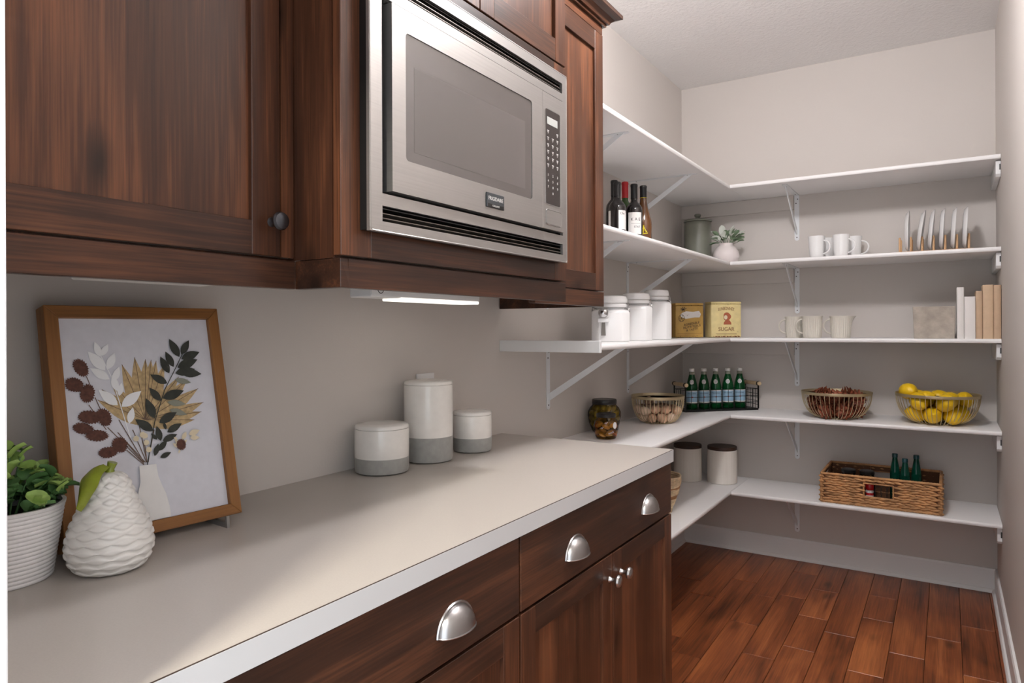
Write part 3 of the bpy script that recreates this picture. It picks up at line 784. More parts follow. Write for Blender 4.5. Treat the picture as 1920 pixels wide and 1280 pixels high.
wl = [((0.0847, 0.3239), (0.0777, 0.3513)), ((0.0869, 0.3252), (0.0999, 0.3468)), ((0.0907, 0.2991), (0.0648, 0.3344)), ((0.0951, 0.3007), (0.1094, 0.3304)), ((0.0963, 0.2825), (0.0661, 0.3039)), ((0.1035, 0.2788), (0.1146, 0.3044)), ((0.1069, 0.2604), (0.1013, 0.2904)), ((0.1094, 0.2511), (0.116, 0.2748)), ((0.1056, 0.2346), (0.0763, 0.2649)), ((0.1117, 0.2313), (0.1486, 0.2573)), ((0.1215, 0.1999), (0.131, 0.2286))]
flat('painted_white_leaves', [strip([(0.0834, 0.3321), (0.1, 0.2859), (0.1099, 0.2351), (0.1211, 0.1751)], 0.0015)] + [leaf_poly(a, b, 0.42) for a, b in wl], 'a_white')
tails = [(0.0514, 0.3055, 24, 36, .4), (0.039, 0.2763, 32, 27, -.5), (0.058, 0.2596, 26, 36, -.2), (0.0579, 0.218, 40, 25, -.2), (0.0808, 0.2156, 26, 36, .3), (0.046, 0.1998, 36, 21, -.3), (0.0669, 0.1851, 40, 22, -.15), (0.1021, 0.1642, 28, 31, .4), (0.0819, 0.1538, 35, 21, 0)]
def fuzzy(cx, cy, a, b, rot, n=44):
    r_ = random.Random(int(cx * 1e5)); out = []
    for k in range(n):
        t_ = 2 * PI * k / n; q = (1.12 if k % 2 else 0.93) + r_.uniform(-0.06, 0.06)
        x, y = a * q * math.cos(t_), b * q * math.sin(t_)
        out.append((cx + x * math.cos(rot) - y * math.sin(rot), cy + x * math.sin(rot) + y * math.cos(rot)))
    return out
pxm = 0.00044
flat('painted_brown_tails', [fuzzy(x, y, a * pxm, b * pxm, r_) for x, y, a, b, r_ in tails], 'a_brown')
dl_ = [((0.2263, 0.3181), (0.2103, 0.3541)), ((0.2303, 0.3229), (0.2493, 0.3511)), ((0.2293, 0.314), (0.2681, 0.3268)), ((0.2127, 0.2989), (0.2002, 0.3297)), ((0.2031, 0.2871), (0.1896, 0.3203)), ((0.2199, 0.2975), (0.262, 0.3118)), ((0.1971, 0.2681), (0.1672, 0.2867)), ((0.2147, 0.2865), (0.2546, 0.2929)), ((0.2238, 0.2885), (0.2667, 0.2822)), ((0.1817, 0.2357), (0.1628, 0.2623)), ((0.1855, 0.2402), (0.2274, 0.2519)), ((0.1666, 0.2042), (0.1552, 0.2427)), ((0.1739, 0.195), (0.209, 0.2117)), ((0.1618, 0.1814), (0.1318, 0.2065)), ((0.1868, 0.1761), (0.2161, 0.1893)), ((0.1734, 0.1614), (0.1687, 0.1899)), ((0.185, 0.181), (0.1824, 0.1954)), ((0.1766, 0.1609), (0.2051, 0.17)), ((0.1591, 0.1356), (0.1684, 0.1574)), ((0.1687, 0.131), (0.19, 0.138)), ((0.1669, 0.1646), (0.1569, 0.1774)), ((0.1669, 0.1437), (0.1852, 0.1622))]
flat('painted_grey_leaves', [leaf_poly(a, b, 0.34) for a, b in [((0.2124, 0.2744), (0.2437, 0.2665)), ((0.1931, 0.2324), (0.2288, 0.2253)), ((0.1962, 0.2177), (0.2288, 0.2048))]], 'a_grey')
flat('painted_dark_leaves', [strip([(0.2455, 0.3451), (0.2176, 0.2986), (0.1911, 0.2565), (0.1659, 0.1973), (0.145, 0.1219)], 0.0016)] + [leaf_poly(a, b, 0.42) for a, b in dl_], 'a_dark')
flat('painted_flower_petals', [leaf_poly(a, b, 0.5) for a, b in [((0.2135, 0.1584), (0.2225, 0.1726)), ((0.2267, 0.1663), (0.249, 0.1723)), ((0.2284, 0.1603), (0.2472, 0.1579)), ((0.2039, 0.1597), (0.1974, 0.1653)), ((0.2047, 0.1454), (0.1946, 0.1538)), ((0.2065, 0.1404), (0.2033, 0.1337)), ((0.208, 0.150), (0.199, 0.160)), ((0.212, 0.150), (0.222, 0.1575))]], 'a_cream')
flat('painted_flower_heart', [fuzzy(0.2099, 0.1494, 0.009, 0.010, 0)], 'a_brown')
flat('painted_cream_buds', [fuzzy(x, y, 0.005, 0.005, 0, 16) for x, y in [(0.1295, 0.1713), (0.1466, 0.1617), (0.1497, 0.1485), (0.1411, 0.1771), (0.1453, 0.1743)]], 'a_cream')
flat('painted_vase', [[(0.13, 0.122), (0.1598, 0.1209), (0.1612, 0.0986), (0.1665, 0.0798), (0.1719, 0.0648), (0.1759, 0.0389), (0.1764, 0.0229), (0.1200, 0.0223), (0.1166, 0.0425), (0.121, 0.068), (0.1291, 0.0929)]], 'a_vase')
# small metal stand under the picture
ST = thing('picture_stand', 'small grey metal stand holding the framed picture', 'stand', (0.167, -3.30, ZC))
ST.rotation_euler = (0, 0, -th_)
for yy in (-0.15, 0.045):
    G().prism([(-0.055, 0.0), (0.034, 0.0), (0.0315, 0.022), (0.029, 0.022), (0.0265, 0.0105), (-0.055, 0.010)], 'Y', yy - 0.003, yy + 0.003).build('foot', 'acrylic', ST)
    G().prism([(-0.050, 0.010), (-0.040, 0.010), (-0.077, 0.19), (-0.082, 0.19)], 'Y', yy - 0.003, yy + 0.003).build('back_arm', 'acrylic', ST)
G().box(-0.05, -0.044, -0.147, 0.042, 0.003, 0.009).build('cross_bar', 'acrylic', ST)

# ------------------------------------------------------------------ ceramic pear
PR = thing('ceramic_pear', 'white woven-pattern ceramic pear with glazed green leaf', 'pear figurine', (0.240, -3.494, ZC), 0.5)
pp = [(0.0, 0.0), (0.036, 0.0), (0.047, 0.004), (0.0565, 0.016), (0.0615, 0.034), (0.0605, 0.052), (0.0555, 0.072), (0.047, 0.092), (0.0385, 0.110), (0.0325, 0.126), (0.027, 0.140), (0.0185, 0.150), (0.009, 0.153), (0.0, 0.1525)]
def interp(prof_, n):
    L_ = [0]
    for a, b in zip(prof_[:-1], prof_[1:]): L_.append(L_[-1] + math.hypot(b[0] - a[0], b[1] - a[1]))
    out = []
    for k in range(n + 1):
        s_ = L_[-1] * k / n
        i = max(j for j in range(len(L_)) if L_[j] <= s_ + 1e-12); i = min(i, len(prof_) - 2)
        f_ = (s_ - L_[i]) / (L_[i + 1] - L_[i])
        # catmull-rom for roundness
        p0, p1, p2, p3 = prof_[max(i - 1, 0)], prof_[i], prof_[i + 1], prof_[min(i + 2, len(prof_) - 1)]
        c = [0.5 * ((2 * p1[q]) + (-p0[q] + p2[q]) * f_ + (2 * p0[q] - 5 * p1[q] + 4 * p2[q] - p3[q]) * f_ ** 2 + (-p0[q] + 3 * p1[q] - 3 * p2[q] + p3[q]) * f_ ** 3) for q in (0, 1)]
        out.append((max(c[0], 0.0), c[1]))
    return out
def weave(r, z, a):
    if r < 0.006: return r
    row = z / 0.0118; k = math.floor(row); fr_ = row - k
    n_ = 10
    ph = n_ * a + (PI if k % 2 else 0)
    over = 0.5 + 0.5 * math.cos(ph)
    lens = max(0.0, 1 - abs(fr_ - 0.5) * 2 / (0.06 + 0.94 * over ** 0.7))
    return r + (0.0027 * min(1.0, lens * 1.8) ** 0.7) * min(1, r / 0.03) - 0.0010
G().lathe(interp(pp, 170), 180, fn=weave, caps=False).build('pear_body', 'pear', PR, smooth=1.2)
G().tube([(0, 0, 0.150), (0.001, 0, 0.158), (0.004, 0.001, 0.168)], 0.006, 10, rad=[0.008, 0.0058, 0.0075]).build('stem', 'pear_leaf', PR, smooth=0.8)
lf = G(); nu, nv = 12, 6
for iu in range(nu + 1):
    t_ = iu / nu
    cx_, cz_ = -0.004 - 0.046 * t_ ** 0.8, 0.162 - 0.002 * t_ - 0.056 * t_ ** 1.7
    for iv in range(nv + 1):
        s_ = iv / nv * 2 - 1
        w_ = 0.021 * math.sin(PI * min(1, t_ * 0.92 + 0.06)) ** 0.7
        lf.v.append((cx_ - 0.006 * (1 - s_ * s_), s_ * w_ + 0.004 * math.sin(t_ * 5), cz_ + 0.005 * (1 - abs(s_)) + 0.0015 * math.sin(14 * t_) * s_))
for iu in range(nu):
    for iv in range(nv):
        q = iu * (nv + 1) + iv; lf.f.append((q, q + 1, q + nv + 2, q + nv + 1))
lf.build('glazed_leaf', 'pear_leaf', PR, smooth=1.2, rot=(0, 0, 1.20))

# ------------------------------------------------------------------ potted plant behind the door lining
PP = thing('potted_plant', 'small round-leaved green plant in a white ribbed pot', 'potted plant', (0.151, -3.608, ZC))
prof = []; nrib = 17; ph_ = 0.107
for k in range(nrib * 6 + 1):
    z_ = ph_ * k / (nrib * 6); r_ = 0.0645 + (0.080 - 0.0645) * z_ / ph_
    prof.append((r_ + 0.0019 * abs(math.sin(PI * k / 6)) ** 0.7 , z_))
prof = [(0.0, 0.0)] + prof + [(0.0825, ph_ + 0.001), (0.0835, ph_ + 0.006), (0.078, ph_ + 0.006), (0.075, ph_ - 0.02), (0.0, ph_ - 0.02)]
G().lathe(prof, 56, caps=False).build('ribbed_pot', 'pot', PP, smooth=0.9)
G().lathe([(0.0, ph_ - 0.012), (0.0735, ph_ - 0.012)], 24, caps=False).build('soil', 'soil', PP)
def round_leaf(w, l, cup):
    g_ = G(); nu, nv = 6, 4
    for iu in range(nu + 1):
        t_ = iu / nu
        for iv in range(nv + 1):
            s_ = iv / nv * 2 - 1
            ww = w * math.sqrt(max(0.0, 1 - (2 * (t_ ** 0.8) - 1) ** 2)) + 0.0006
            g_.v.append((t_ * l, s_ * ww, cup * (s_ * s_) * w + 0.18 * l * math.sin(PI * t_) * 0.6))
    for iu in range(nu):
        for iv in range(nv):
            q = iu * (nv + 1) + iv; g_.f.append((q, q + 1, q + nv + 2, q + nv + 1))
    return g_
lm = round_leaf(0.011, 0.026, 0.5).mesh('leaf', smooth=1.2); lm.materials.append(M['leaf'])
lm2 = round_leaf(0.012, 0.028, 0.4).mesh('leaf', smooth=1.2); lm2.materials.append(M['leaf_d'])
rl = random.Random(11); stems_g = G()
for i in range(40):
    a = rl.uniform(0, 2 * PI); rr = 0.092 * math.sqrt(rl.random()); hh = 0.205 - 0.95 * rr + rl.uniform(-0.02, 0.02)
    base = Vector((rr * 0.4 * math.cos(a), rr * 0.4 * math.sin(a), ph_ - 0.014)); tip = Vector((rr * math.cos(a), rr * math.sin(a), max(hh, ph_ + 0.012)))
    stems_g.tube([base, (base + tip) / 2 + Vector((0, 0, 0.01)), tip], 0.0013, 5)
    for k in range(6):
        f_ = 0.40 + 0.12 * k
        p_ = base.lerp(tip, min(f_, 1.0))
        o = link('leaf', lm if (hh > 0.165 or k > 3) and rl.random() < 0.8 else lm2, None, PP, p_)
        o.rotation_euler = (rl.uniform(-0.5, 0.5), rl.uniform(-0.9, 0.1), a + (k % 2) * PI * 0.9 + rl.uniform(-0.9, 0.9))
        s_ = rl.uniform(0.8, 1.2); o.scale = (s_, s_, s_)
stems_g.build('stems', 'leaf_d', PP)

# ------------------------------------------------------------------ helpers for things on the shelves
CAM = (1.3586, -4.0637)
def face_cam(x, y): return math.atan2(CAM[1] - y, CAM[0] - x)
def label_band(name, m, parent, r, z0, z1, a0, a1, off=0.0005):
    g_ = G(); n_ = 16
    for k in range(n_ + 1):
        a = a0 + (a1 - a0) * k / n_
        for z_ in (z0, z1): g_.v.append(((r + off) * math.cos(a), (r + off) * math.sin(a), z_))
    for k in range(n_): g_.f.append((2 * k, 2 * k + 2, 2 * k + 3, 2 * k + 1))
    return g_.build(name, m, parent, smooth=1.0)
def on_cyl(r, a, z_): return lambda x, y, c: ((r + c) * math.cos(a + x / r), (r + c) * math.sin(a + x / r), z_ + y)

# ------------------------------------------------------------------ wine bottles
def wine(label, x, y, h, gl, foil, kind, z=T[1]):
    t = thing('wine_bottle', label, 'wine bottle', (x, y, z), group='wine bottles on the second shelf')
    r = 0.0375
    if kind == 'bordeaux':
        pr = [(0, 0.004), (0.022, 0.001), (0.034, 0.0), (r, 0.004), (r, h * 0.60), (r * 0.95, h * 0.645), (r * 0.72, h * 0.69), (0.0165, h * 0.73), (0.0145, h * 0.77), (0.0140, h * 0.965), (0.0152, h * 0.968), (0.0152, h * 0.99), (0.013, h), (0, h)]
    else:
        pr = [(0, 0.004), (0.022, 0.001), (0.036, 0.0), (r * 1.03, 0.004), (r * 1.03, h * 0.42), (r * 0.97, h * 0.49), (r * 0.78, h * 0.58), (r * 0.58, h * 0.67), (0.0165, h * 0.76), (0.0142, h * 0.85), (0.0138, h * 0.965), (0.0150, h * 0.968), (0.0150, h * 0.99), (0.013, h), (0, h)]
    G().lathe(pr, 32, caps=False).build('bottle_glass', gl, t, smooth=0.7)
    zf = h * 0.775 if kind == 'bordeaux' else h * 0.82
    G().lathe([(0.0158, zf), (0.0156, h * 0.962), (0.0166, h * 0.966), (0.0166, h * 0.992), (0.014, h + 0.0012), (0, h + 0.0012)], 24, caps=False).build('foil', foil, t, smooth=0.7)
    return t, r, face_cam(x, y)
b, r, a = wine('dark wine bottle with black foil and plain label, front left', 0.150, -1.310, 0.284, 'wine_dark', 'foil_black', 'bordeaux')
label_band('label', 'label_white', b, r, 0.075, 0.158, a + 0.15, a + 1.25)
label_band('label', 'label_white', b, r, 0.075, 0.158, a - 1.5, a - 0.85)
text('lettering', 'Cha', 0.014, 'ink', b, on_cyl(r + 0.0008, a + 0.62, 0.144))
wine('dark wine bottle hidden behind the front left bottle', 0.100, -1.228, 0.312, 'wine_dark', 'foil_black', 'bordeaux')
wine('green wine bottle with bright red foil', 0.088, -1.078, 0.333, 'wine_green', 'foil_red', 'bordeaux')
b, r, a = wine('dark wine bottle with a white label reading KAE', 0.168, -1.163, 0.299, 'wine_dark', 'foil_black', 'bordeaux')
label_band('label', 'label_white', b, r, 0.070, 0.168, a - 0.75, a + 0.95)
text('lettering', 'K A E', 0.019, 'ink', b, on_cyl(r + 0.0008, a + 0.18, 0.136))
text('lettering', 'STAT', 0.0125, 'ink', b, on_cyl(r + 0.0008, a + 0.35, 0.102))
label_band('label_rule', 'ink', b, r, 0.1178, 0.1186, a - 0.35, a + 0.8, off=0.0009)
b, r, a = wine('amber brown wine bottle with a yellow emblem', 0.172, -1.062, 0.309, 'wine_brown', 'foil_black', 'burgundy')
em = G()
def arc_pts(a0, a1, z0, z1, n_=8): return [((r * 1.03 + 0.0006) * math.cos(a0 + (a1 - a0) * k / n_), (r * 1.03 + 0.0006) * math.sin(a0 + (a1 - a0) * k / n_), z0 + (z1 - z0) * k / n_) for k in range(n_ + 1)]
em.tube(arc_pts(a - 0.42, a + 0.50, 0.080, 0.086), 0.0026, 5); em.tube(arc_pts(a - 0.30, a + 0.05, 0.090, 0.114), 0.0024, 5); em.tube(arc_pts(a + 0.05, a + 0.32, 0.114, 0.090), 0.0024, 5)
em.tube(arc_pts(a - 0.05, a + 0.03, 0.086, 0.122), 0.0024, 5); em.tube(arc_pts(a - 0.33, a - 0.12, 0.092, 0.086), 0.002, 5); em.tube(arc_pts(a + 0.12, a + 0.4, 0.100, 0.092), 0.002, 5)
em.build('yellow_emblem', 'yellow', b)
label_band('neck_stripe', 'yellow', b, 0.0166, 0.2515, 0.2535, 0, 2 * PI - 0.01, off=0.001)

# ------------------------------------------------------------------ sage canister and vase in the corner
SC = thing('canister', 'sage green glazed lidded canister in the corner', 'canister', (0.143, -0.15, T[1]))
G().lathe([(0, 0), (0.070, 0), (0.0745, 0.005), (0.0765, 0.02), (0.0765, 0.24), (0.074, 0.255), (0.070, 0.262), (0, 0.262)], 40, caps=False).build('body', 'sage', SC, smooth=0.7)
G().lathe([(0, 0.262), (0.079, 0.262), (0.0805, 0.266), (0.078, 0.271), (0.04, 0.278), (0.012, 0.281), (0.010, 0.287), (0.017, 0.294), (0.0195, 0.302), (0.016, 0.3075), (0, 0.308)], 40, caps=False).build('lid', 'sage', SC, smooth=0.7)
VP_ = thing('potted_plant', 'round blush white vase with white and green leaves', 'vase', (0.318, -0.20, T[1]))
G().lathe([(0, 0), (0.036, 0), (0.052, 0.006), (0.066, 0.025), (0.0715, 0.05), (0.067, 0.075), (0.053, 0.096), (0.040, 0.106), (0.0375, 0.114), (0.0395, 0.121), (0.035, 0.121), (0.033, 0.112), (0, 0.108)], 40, caps=False).build('vase', 'blush', VP_, smooth=0.8)
le = round_leaf(0.0125, 0.046, 0.3).mesh('leaf', smooth=1.2); le.materials.append(M['euc'])
lw = round_leaf(0.0180, 0.060, 0.25).mesh('white_leaf', smooth=1.2); lw.materials.append(M['euc_w'])
rl = random.Random(5); sg = G()
for i in range(30):
    a = rl.uniform(0, 2 * PI); el = rl.uniform(0.2, 1.25); ln = rl.uniform(0.02, 0.055)
    p0 = Vector((0.02 * math.cos(a), 0.02 * math.sin(a), 0.118)); p1 = p0 + Vector((math.cos(a) * math.cos(el), math.sin(a) * math.cos(el), math.sin(el))) * ln
    sg.tube([(0, 0, 0.105), p0, p1], 0.0012, 5)
    o = link('leaf', le, None, VP_, p1); o.rotation_euler = (rl.uniform(-0.6, 0.6), -el + rl.uniform(-0.2, 0.5), a)
for a, el, ln in ((0.1, 0.6, 0.04), (-0.9, 0.4, 0.035), (-2.2, 0.35, 0.02), (-0.6, 1.05, 0.04), (-0.35, 0.5, 0.045), (-2.8, 0.8, 0.03), (-1.4, 0.75, 0.02), (-1.7, 1.15, 0.04)):
    p1 = Vector((0.02 * math.cos(a), 0.02 * math.sin(a), 0.125)) + Vector((math.cos(a) * math.cos(el), math.sin(a) * math.cos(el), math.sin(el))) * ln
    o = link('white_leaf', lw, None, VP_, p1); o.rotation_euler = (0.5, -el, a)
sg.build('stems', 'euc', VP_)

# ------------------------------------------------------------------ mugs
def handle_path(r, z0, z1, out, n_=14):
    return [(r - 0.002 + out * math.sin(PI * k / n_), 0, z0 + (z1 - z0) * (1 - math.cos(PI * k / n_)) / 2) for k in range(n_ + 1)]
def mug(label, x, y, ang, z=T[1]):
    t = thing('mug', label, 'mug', (x, y, z), ang, group='white china mugs')
    h, r = 0.122, 0.041
    G().lathe([(0, 0.002), (0.026, 0.0), (0.030, 0.003), (0.0345, 0.03), (0.0375, 0.07), (0.0405, h), (0.0385, h), (0.0355, 0.07), (0.031, 0.02), (0, 0.012)], 36, caps=False).build('cup', 'china', t, smooth=0.8)
    G().tube(handle_path(0.0375, 0.030, 0.098, 0.036), 0.0042, 8).build('handle', 'china', t, smooth=1.0)
mug('white china mug, front left of the pair beside the bracket', 0.788, -0.22, -0.35)
mug('white china mug, front right of the pair', 0.904, -0.22, -0.35)
mug('white china mug behind the front left mug', 0.820, -0.105, -0.1)
mug('white china mug behind the front right mug', 0.948, -0.105, -0.1)

def ribbed(name, label, cat, x, y, r, h, ang, spout=False):
    t = thing(name, label, cat, (x, y, T[2]), ang, group='cream ribbed cups')
    nr_ = 26
    def fn(rr, z_, a):
        q = rr
        if rr > r * 0.7 and 0.004 < z_ < h - 0.01: q = rr - 0.0020 + 0.0026 * abs(math.cos(nr_ * a / 2))
        if spout and z_ > h * 0.6: q += 0.020 * max(0.0, (z_ - h * 0.6) / (h * 0.4)) ** 1.5 * max(0.0, math.cos(a - PI)) ** 14
        return q
    pr = [(0, 0.001), (r * 0.86, 0.0), (r * 0.90, 0.004), (r * 0.92, 0.02), (r * 0.95, h * 0.5), (r * 0.98, h * 0.8), (r, h - 0.008), (r * 1.03, h - 0.004), (r * 1.03, h), (r * 0.96, h), (r * 0.92, h * 0.6), (r * 0.86, 0.012), (0, 0.012)]
    G().lathe(pr, 156, fn=fn, caps=False).build('cup', 'rib_china', t, smooth=0.6)
    G().tube(handle_path(r * 0.95, h * 0.22, h * 0.86, 0.034), 0.0042, 8).build('handle', 'rib_china', t, smooth=1.0)
ribbed('cup', 'cream ribbed cup, leftmost of the three', 'mug', 0.679, -0.235, 0.0445, 0.111, PI + 0.35)
ribbed('cup', 'cream ribbed cup, middle of the three', 'mug', 0.773, -0.275, 0.0485, 0.112, PI + 0.35)
ribbed('pitcher', 'cream ribbed pitcher with a spout, rightmost of the three', 'pitcher', 0.9035, -0.25, 0.050, 0.111, PI + 0.2, True)

# ------------------------------------------------------------------ plate rack and plates
RK = thing('plate_rack', 'pale wooden peg rack holding white plates', 'plate rack', (1.306, -0.20, T[1]))
for yy in (-0.055, 0.055):
    G().box(-0.155, 0.155, yy - 0.012, yy + 0.012, 0.0, 0.014).build('base_rail', 'rack_wood', RK, bevel=0.002)
for xx in (-0.148, 0.148):
    G().box(xx - 0.006, xx + 0.006, -0.043, 0.043, 0.002, 0.012).build('cross_rail', 'rack_wood', RK, bevel=0.001)
px = [-0.140, -0.0935, -0.047, -0.0005, 0.046, 0.0925, 0.139]
for yy in (-0.055, 0.055):
    for xx in px:
        G().lathe([(0, 0.012), (0.0048, 0.012), (0.0048, 0.080), (0.003, 0.083), (0, 0.083)], 10, c=(xx, yy, 0), caps=False).build('peg', 'rack_wood', RK, smooth=0.7)
pr = [(0, 0.006), (0.05, 0.006), (0.066, 0.003), (0.085, 0.006), (0.100, 0.018), (0.1015, 0.0195), (0.1, 0.021), (0.083, 0.010), (0.06, 0.0085), (0, 0.0085)]
pm = G().lathe(pr, 48, caps=False).mesh('plate', smooth=0.8); pm.materials.append(M['china'])
names = ['leftmost', 'second from the left', 'third from the left', 'third from the right', 'second from the right', 'rightmost']
for k in range(6):
    xx = (px[k] + px[k + 1]) / 2
    o = link('plate', pm, None); tl_ = (0.02, 0.13, 0.09, 0.06, 0.06, 0.05)[k]
    o.location = (1.306 + xx - 0.009 + math.sin(tl_) * 0.10, -0.20, T[1] + 0.0155 + 0.1015 * math.cos(tl_)); o.rotation_euler = (0, PI / 2 + tl_, 0)
    tag(o, 'white china plate in the peg rack, ' + names[k], 'plate', 'white plates in the rack')

# ------------------------------------------------------------------ concrete block planter and books
CO = thing('concrete_planter', 'rough grey concrete planter block beside the books', 'planter', (1.307, -0.285, T[2]))
ob = [(-0.080, -0.080), (0.080, -0.080), (0.080, 0.080), (-0.080, 0.080)]; tb_ = [(-0.0845, -0.0845), (0.0835, -0.0845), (0.0835, 0.0845), (-0.0845, 0.0845)]
ti = [(-0.068, -0.068), (0.067, -0.068), (0.067, 0.068), (-0.068, 0.068)]; bi = [(-0.064, -0.064), (0.064, -0.064), (0.064, 0.064), (-0.064, 0.064)]
g = G(); g.add([(x, y, 0) for x, y in ob] + [(x, y, 0.148) for x, y in tb_] + [(x, y, 0.148) for x, y in ti] + [(x, y, 0.02) for x, y in bi],
      [(3, 2, 1, 0)] + [(a_ + k, a_ + (k + 1) % 4, a_ + 4 + (k + 1) % 4, a_ + 4 + k) for a_ in (0, 4, 8) for k in range(4)] + [(12, 13, 14, 15)])
g.build('planter_body', 'concrete', CO, bevel=0.0025)
def book(label, x0, x1, h, m, dy=0.0):
    w = x1 - x0 - 0.001
    t = thing('book', label, 'book', ((x0 + x1) / 2, -0.388 + dy, T[2]), group='books on the middle shelf')
    d = 0.165; c = 0.003
    sp = [(-w / 2, 0.006), (-w / 2, d), (-w / 2 + c, d), (-w / 2 + c, 0.008), (w / 2 - c, 0.008), (w / 2 - c, d), (w / 2, d), (w / 2, 0.006)] + [(w / 2 * math.cos(PI * k / 8), 0.006 - 0.006 * math.sin(PI * k / 8)) for k in range(1, 8)]
    G().prism(sp, 'Z', 0.0, h).build('cover', m, t)
    G().box(-w / 2 + c, w / 2 - c, 0.0085, d - 0.005, 0.004, h - 0.004).build('pages', 'pages', t)
book('tall white book, leftmost beside the concrete planter', 1.3952, 1.4232, 0.232, 'book_white')
book('short white book between the tall white and the tan books', 1.4232, 1.4660, 0.189, 'book_white')
book('narrow tan book beside the short white book', 1.4660, 1.4915, 0.213, 'book_tan')
book('wide tan book, second from the right wall', 1.4915, 1.5310, 0.239, 'book_tan2')
book('tan book against the right wall', 1.5310, 1.5590, 0.237, 'book_tan')

# ------------------------------------------------------------------ white clamp jars
def octagon(w, c): h = w / 2; return [(h, -h + c), (h, h - c), (h - c, h), (-h + c, h), (-h, h - c), (-h, -h + c), (-h + c, -h), (h - c, -h)]
def clamp_jar(label, x, y, w, hs, h, scoop, ang):
    t = thing('clamp_jar', label, 'jar', (x, y, T[2]), ang, group='white clamp-lid jars')
    c = w * 0.2; g_ = G(); n_ = 8
    rings = [(w * 0.96, 0.0), (w, 0.006), (w, hs - 0.016), (w * 0.97, hs - 0.008), (w * 0.84, hs)]
    for ww, z_ in rings:
        for p in octagon(ww, c * ww / w): g_.v.append((p[0], p[1], z_))
    for i in range(len(rings) - 1):
        for k in range(n_): g_.f.append((i * n_ + k, i * n_ + (k + 1) % n_, (i + 1) * n_ + (k + 1) % n_, (i + 1) * n_ + k))
    g_.f += [tuple(reversed(range(n_))), tuple((len(rings) - 1) * n_ + k for k in range(n_))]
    g_.build('jar_body', 'china', t, bevel=0.003, segs=2, smooth=0.9)
    rn = w * 0.40
    G().lathe([(rn * 0.95, hs - 0.004), (rn * 0.95, hs + 0.008), (rn * 1.08, hs + 0.009), (rn * 1.10, hs + 0.016), (rn * 1.08, hs + 0.023), (0, hs + 0.023)], 40, caps=False).build('neck', 'china', t, smooth=0.6)
    G().lathe([(0, hs + 0.026), (rn * 1.09, hs + 0.026), (rn * 1.13, hs + 0.031), (rn * 1.13, hs + 0.040), (rn * 1.05, h - 0.004), (rn * 0.9, h), (0, h)], 40, caps=False).build('lid', 'china', t, smooth=0.6)
    G().lathe([(rn * 1.0, hs + 0.0225), (rn * 1.06, hs + 0.0245), (rn * 1.0, hs + 0.0265)], 32, caps=False).build('seal', 'label_white', t)
    wr = G(); zc_ = hs + 0.005
    wr.tube([((rn * 1.02) * math.cos(2 * PI * k / 32), (rn * 1.02) * math.sin(2 * PI * k / 32), zc_) for k in range(32)], 0.0022, 6, closed=True)
    for s_ in (1, -1):
        wr.tube([(s_ * rn * 1.04, 0, zc_), (s_ * rn * 1.22, -0.004, zc_ + 0.006), (s_ * rn * 1.25, -0.008, hs - 0.008), (s_ * rn * 1.17, -0.006, hs - 0.016), (s_ * rn * 1.20, 0.01, zc_ - 0.002), (s_ * rn * 1.16, 0.008, zc_ + 0.024)], 0.0021, 6)
        wr.tube([(s_ * rn * 1.05, -0.012, zc_ + 0.002), (s_ * rn * 1.18, -0.018, zc_ + 0.010), (s_ * rn * 1.18, 0.016, zc_ + 0.010), (s_ * rn * 1.05, 0.012, zc_ + 0.002)], 0.0021, 6)
    wr.build('clamp_wire', 'chrome', t, smooth=1.0)
    if scoop:
        sx_, sy_ = scoop
        G().ellipsoid((sx_, sy_ - 0.016, hs - 0.014), 0.0205, 0.016, 0.0205, 20, 12).build('scoop_bowl', 'chrome', t, smooth=1.2)
        G().box(sx_ - 0.023, sx_ + 0.023, sy_ - 0.014, sy_ + 0.004, hs - 0.052, hs - 0.034).build('scoop_holder', 'china', t, bevel=0.004)
        G().prism([(sx_ - 0.0065, hs - 0.05), (sx_ + 0.0065, hs - 0.05), (sx_ + 0.009, hs - 0.104), (sx_ - 0.009, hs - 0.104)], 'Y', sy_ - 0.0075, sy_ - 0.0045).build('scoop_handle', 'grey_metal', t)
    return t
JR = 0.42
clamp_jar('shortest white clamp-lid jar with metal scoop, nearest the cabinet', 0.200, -1.495, 0.152, 0.129, 0.186, (-0.028, -0.0765), JR)
clamp_jar('middle white clamp-lid jar with metal scoop handle', 0.200, -1.229, 0.140, 0.152, 0.208, (-0.055, -0.070), JR)
clamp_jar('tallest white clamp-lid jar, next to the gold tin', 0.200, -0.972, 0.132, 0.177, 0.233, None, JR)

# ------------------------------------------------------------------ old printed tins
def tin(label, x, y, ang, w, d, h, m):
    t = thing('storage_tin', label, 'tin', (x, y, T[2]), ang, group='printed kitchen tins')
    G().box(-w / 2, w / 2, -d / 2, d / 2, 0.001, h - 0.014).build('tin_body', m, t, bevel=0.006, segs=3, smooth=0.7)
    G().box(-w / 2 - 0.0008, w / 2 + 0.0008, -d / 2 - 0.0008, d / 2 + 0.0008, h - 0.0135, h).build('tin_lid', m, t, bevel=0.005, segs=2, smooth=0.7)
    rs = random.Random(int(x * 1000)); g_ = G(); yf = -d / 2 - 0.0009
    for k in range(26):
        sx_, sz_ = rs.uniform(-w / 2 + 0.008, w / 2 - 0.008), rs.choice((rs.uniform(0.002, 0.012), rs.uniform(h - 0.017, h - 0.012), rs.uniform(0.01, h - 0.02)))
        q = rs.uniform(0.0008, 0.003)
        g_.add([(sx_ + q * rs.uniform(0.6, 1.3) * math.cos(a), yf, sz_ + q * 0.6 * math.sin(a)) for a in [2 * PI * j / 6 for j in range(6)]], [tuple(range(6))])
    g_.build('rust_specks', 'rust_speck', t)
    return t, (lambda x_, z_: (lambda a_, b_, c_: (x_ + a_, -d / 2 - 0.0007 - c_, z_ + b_)))
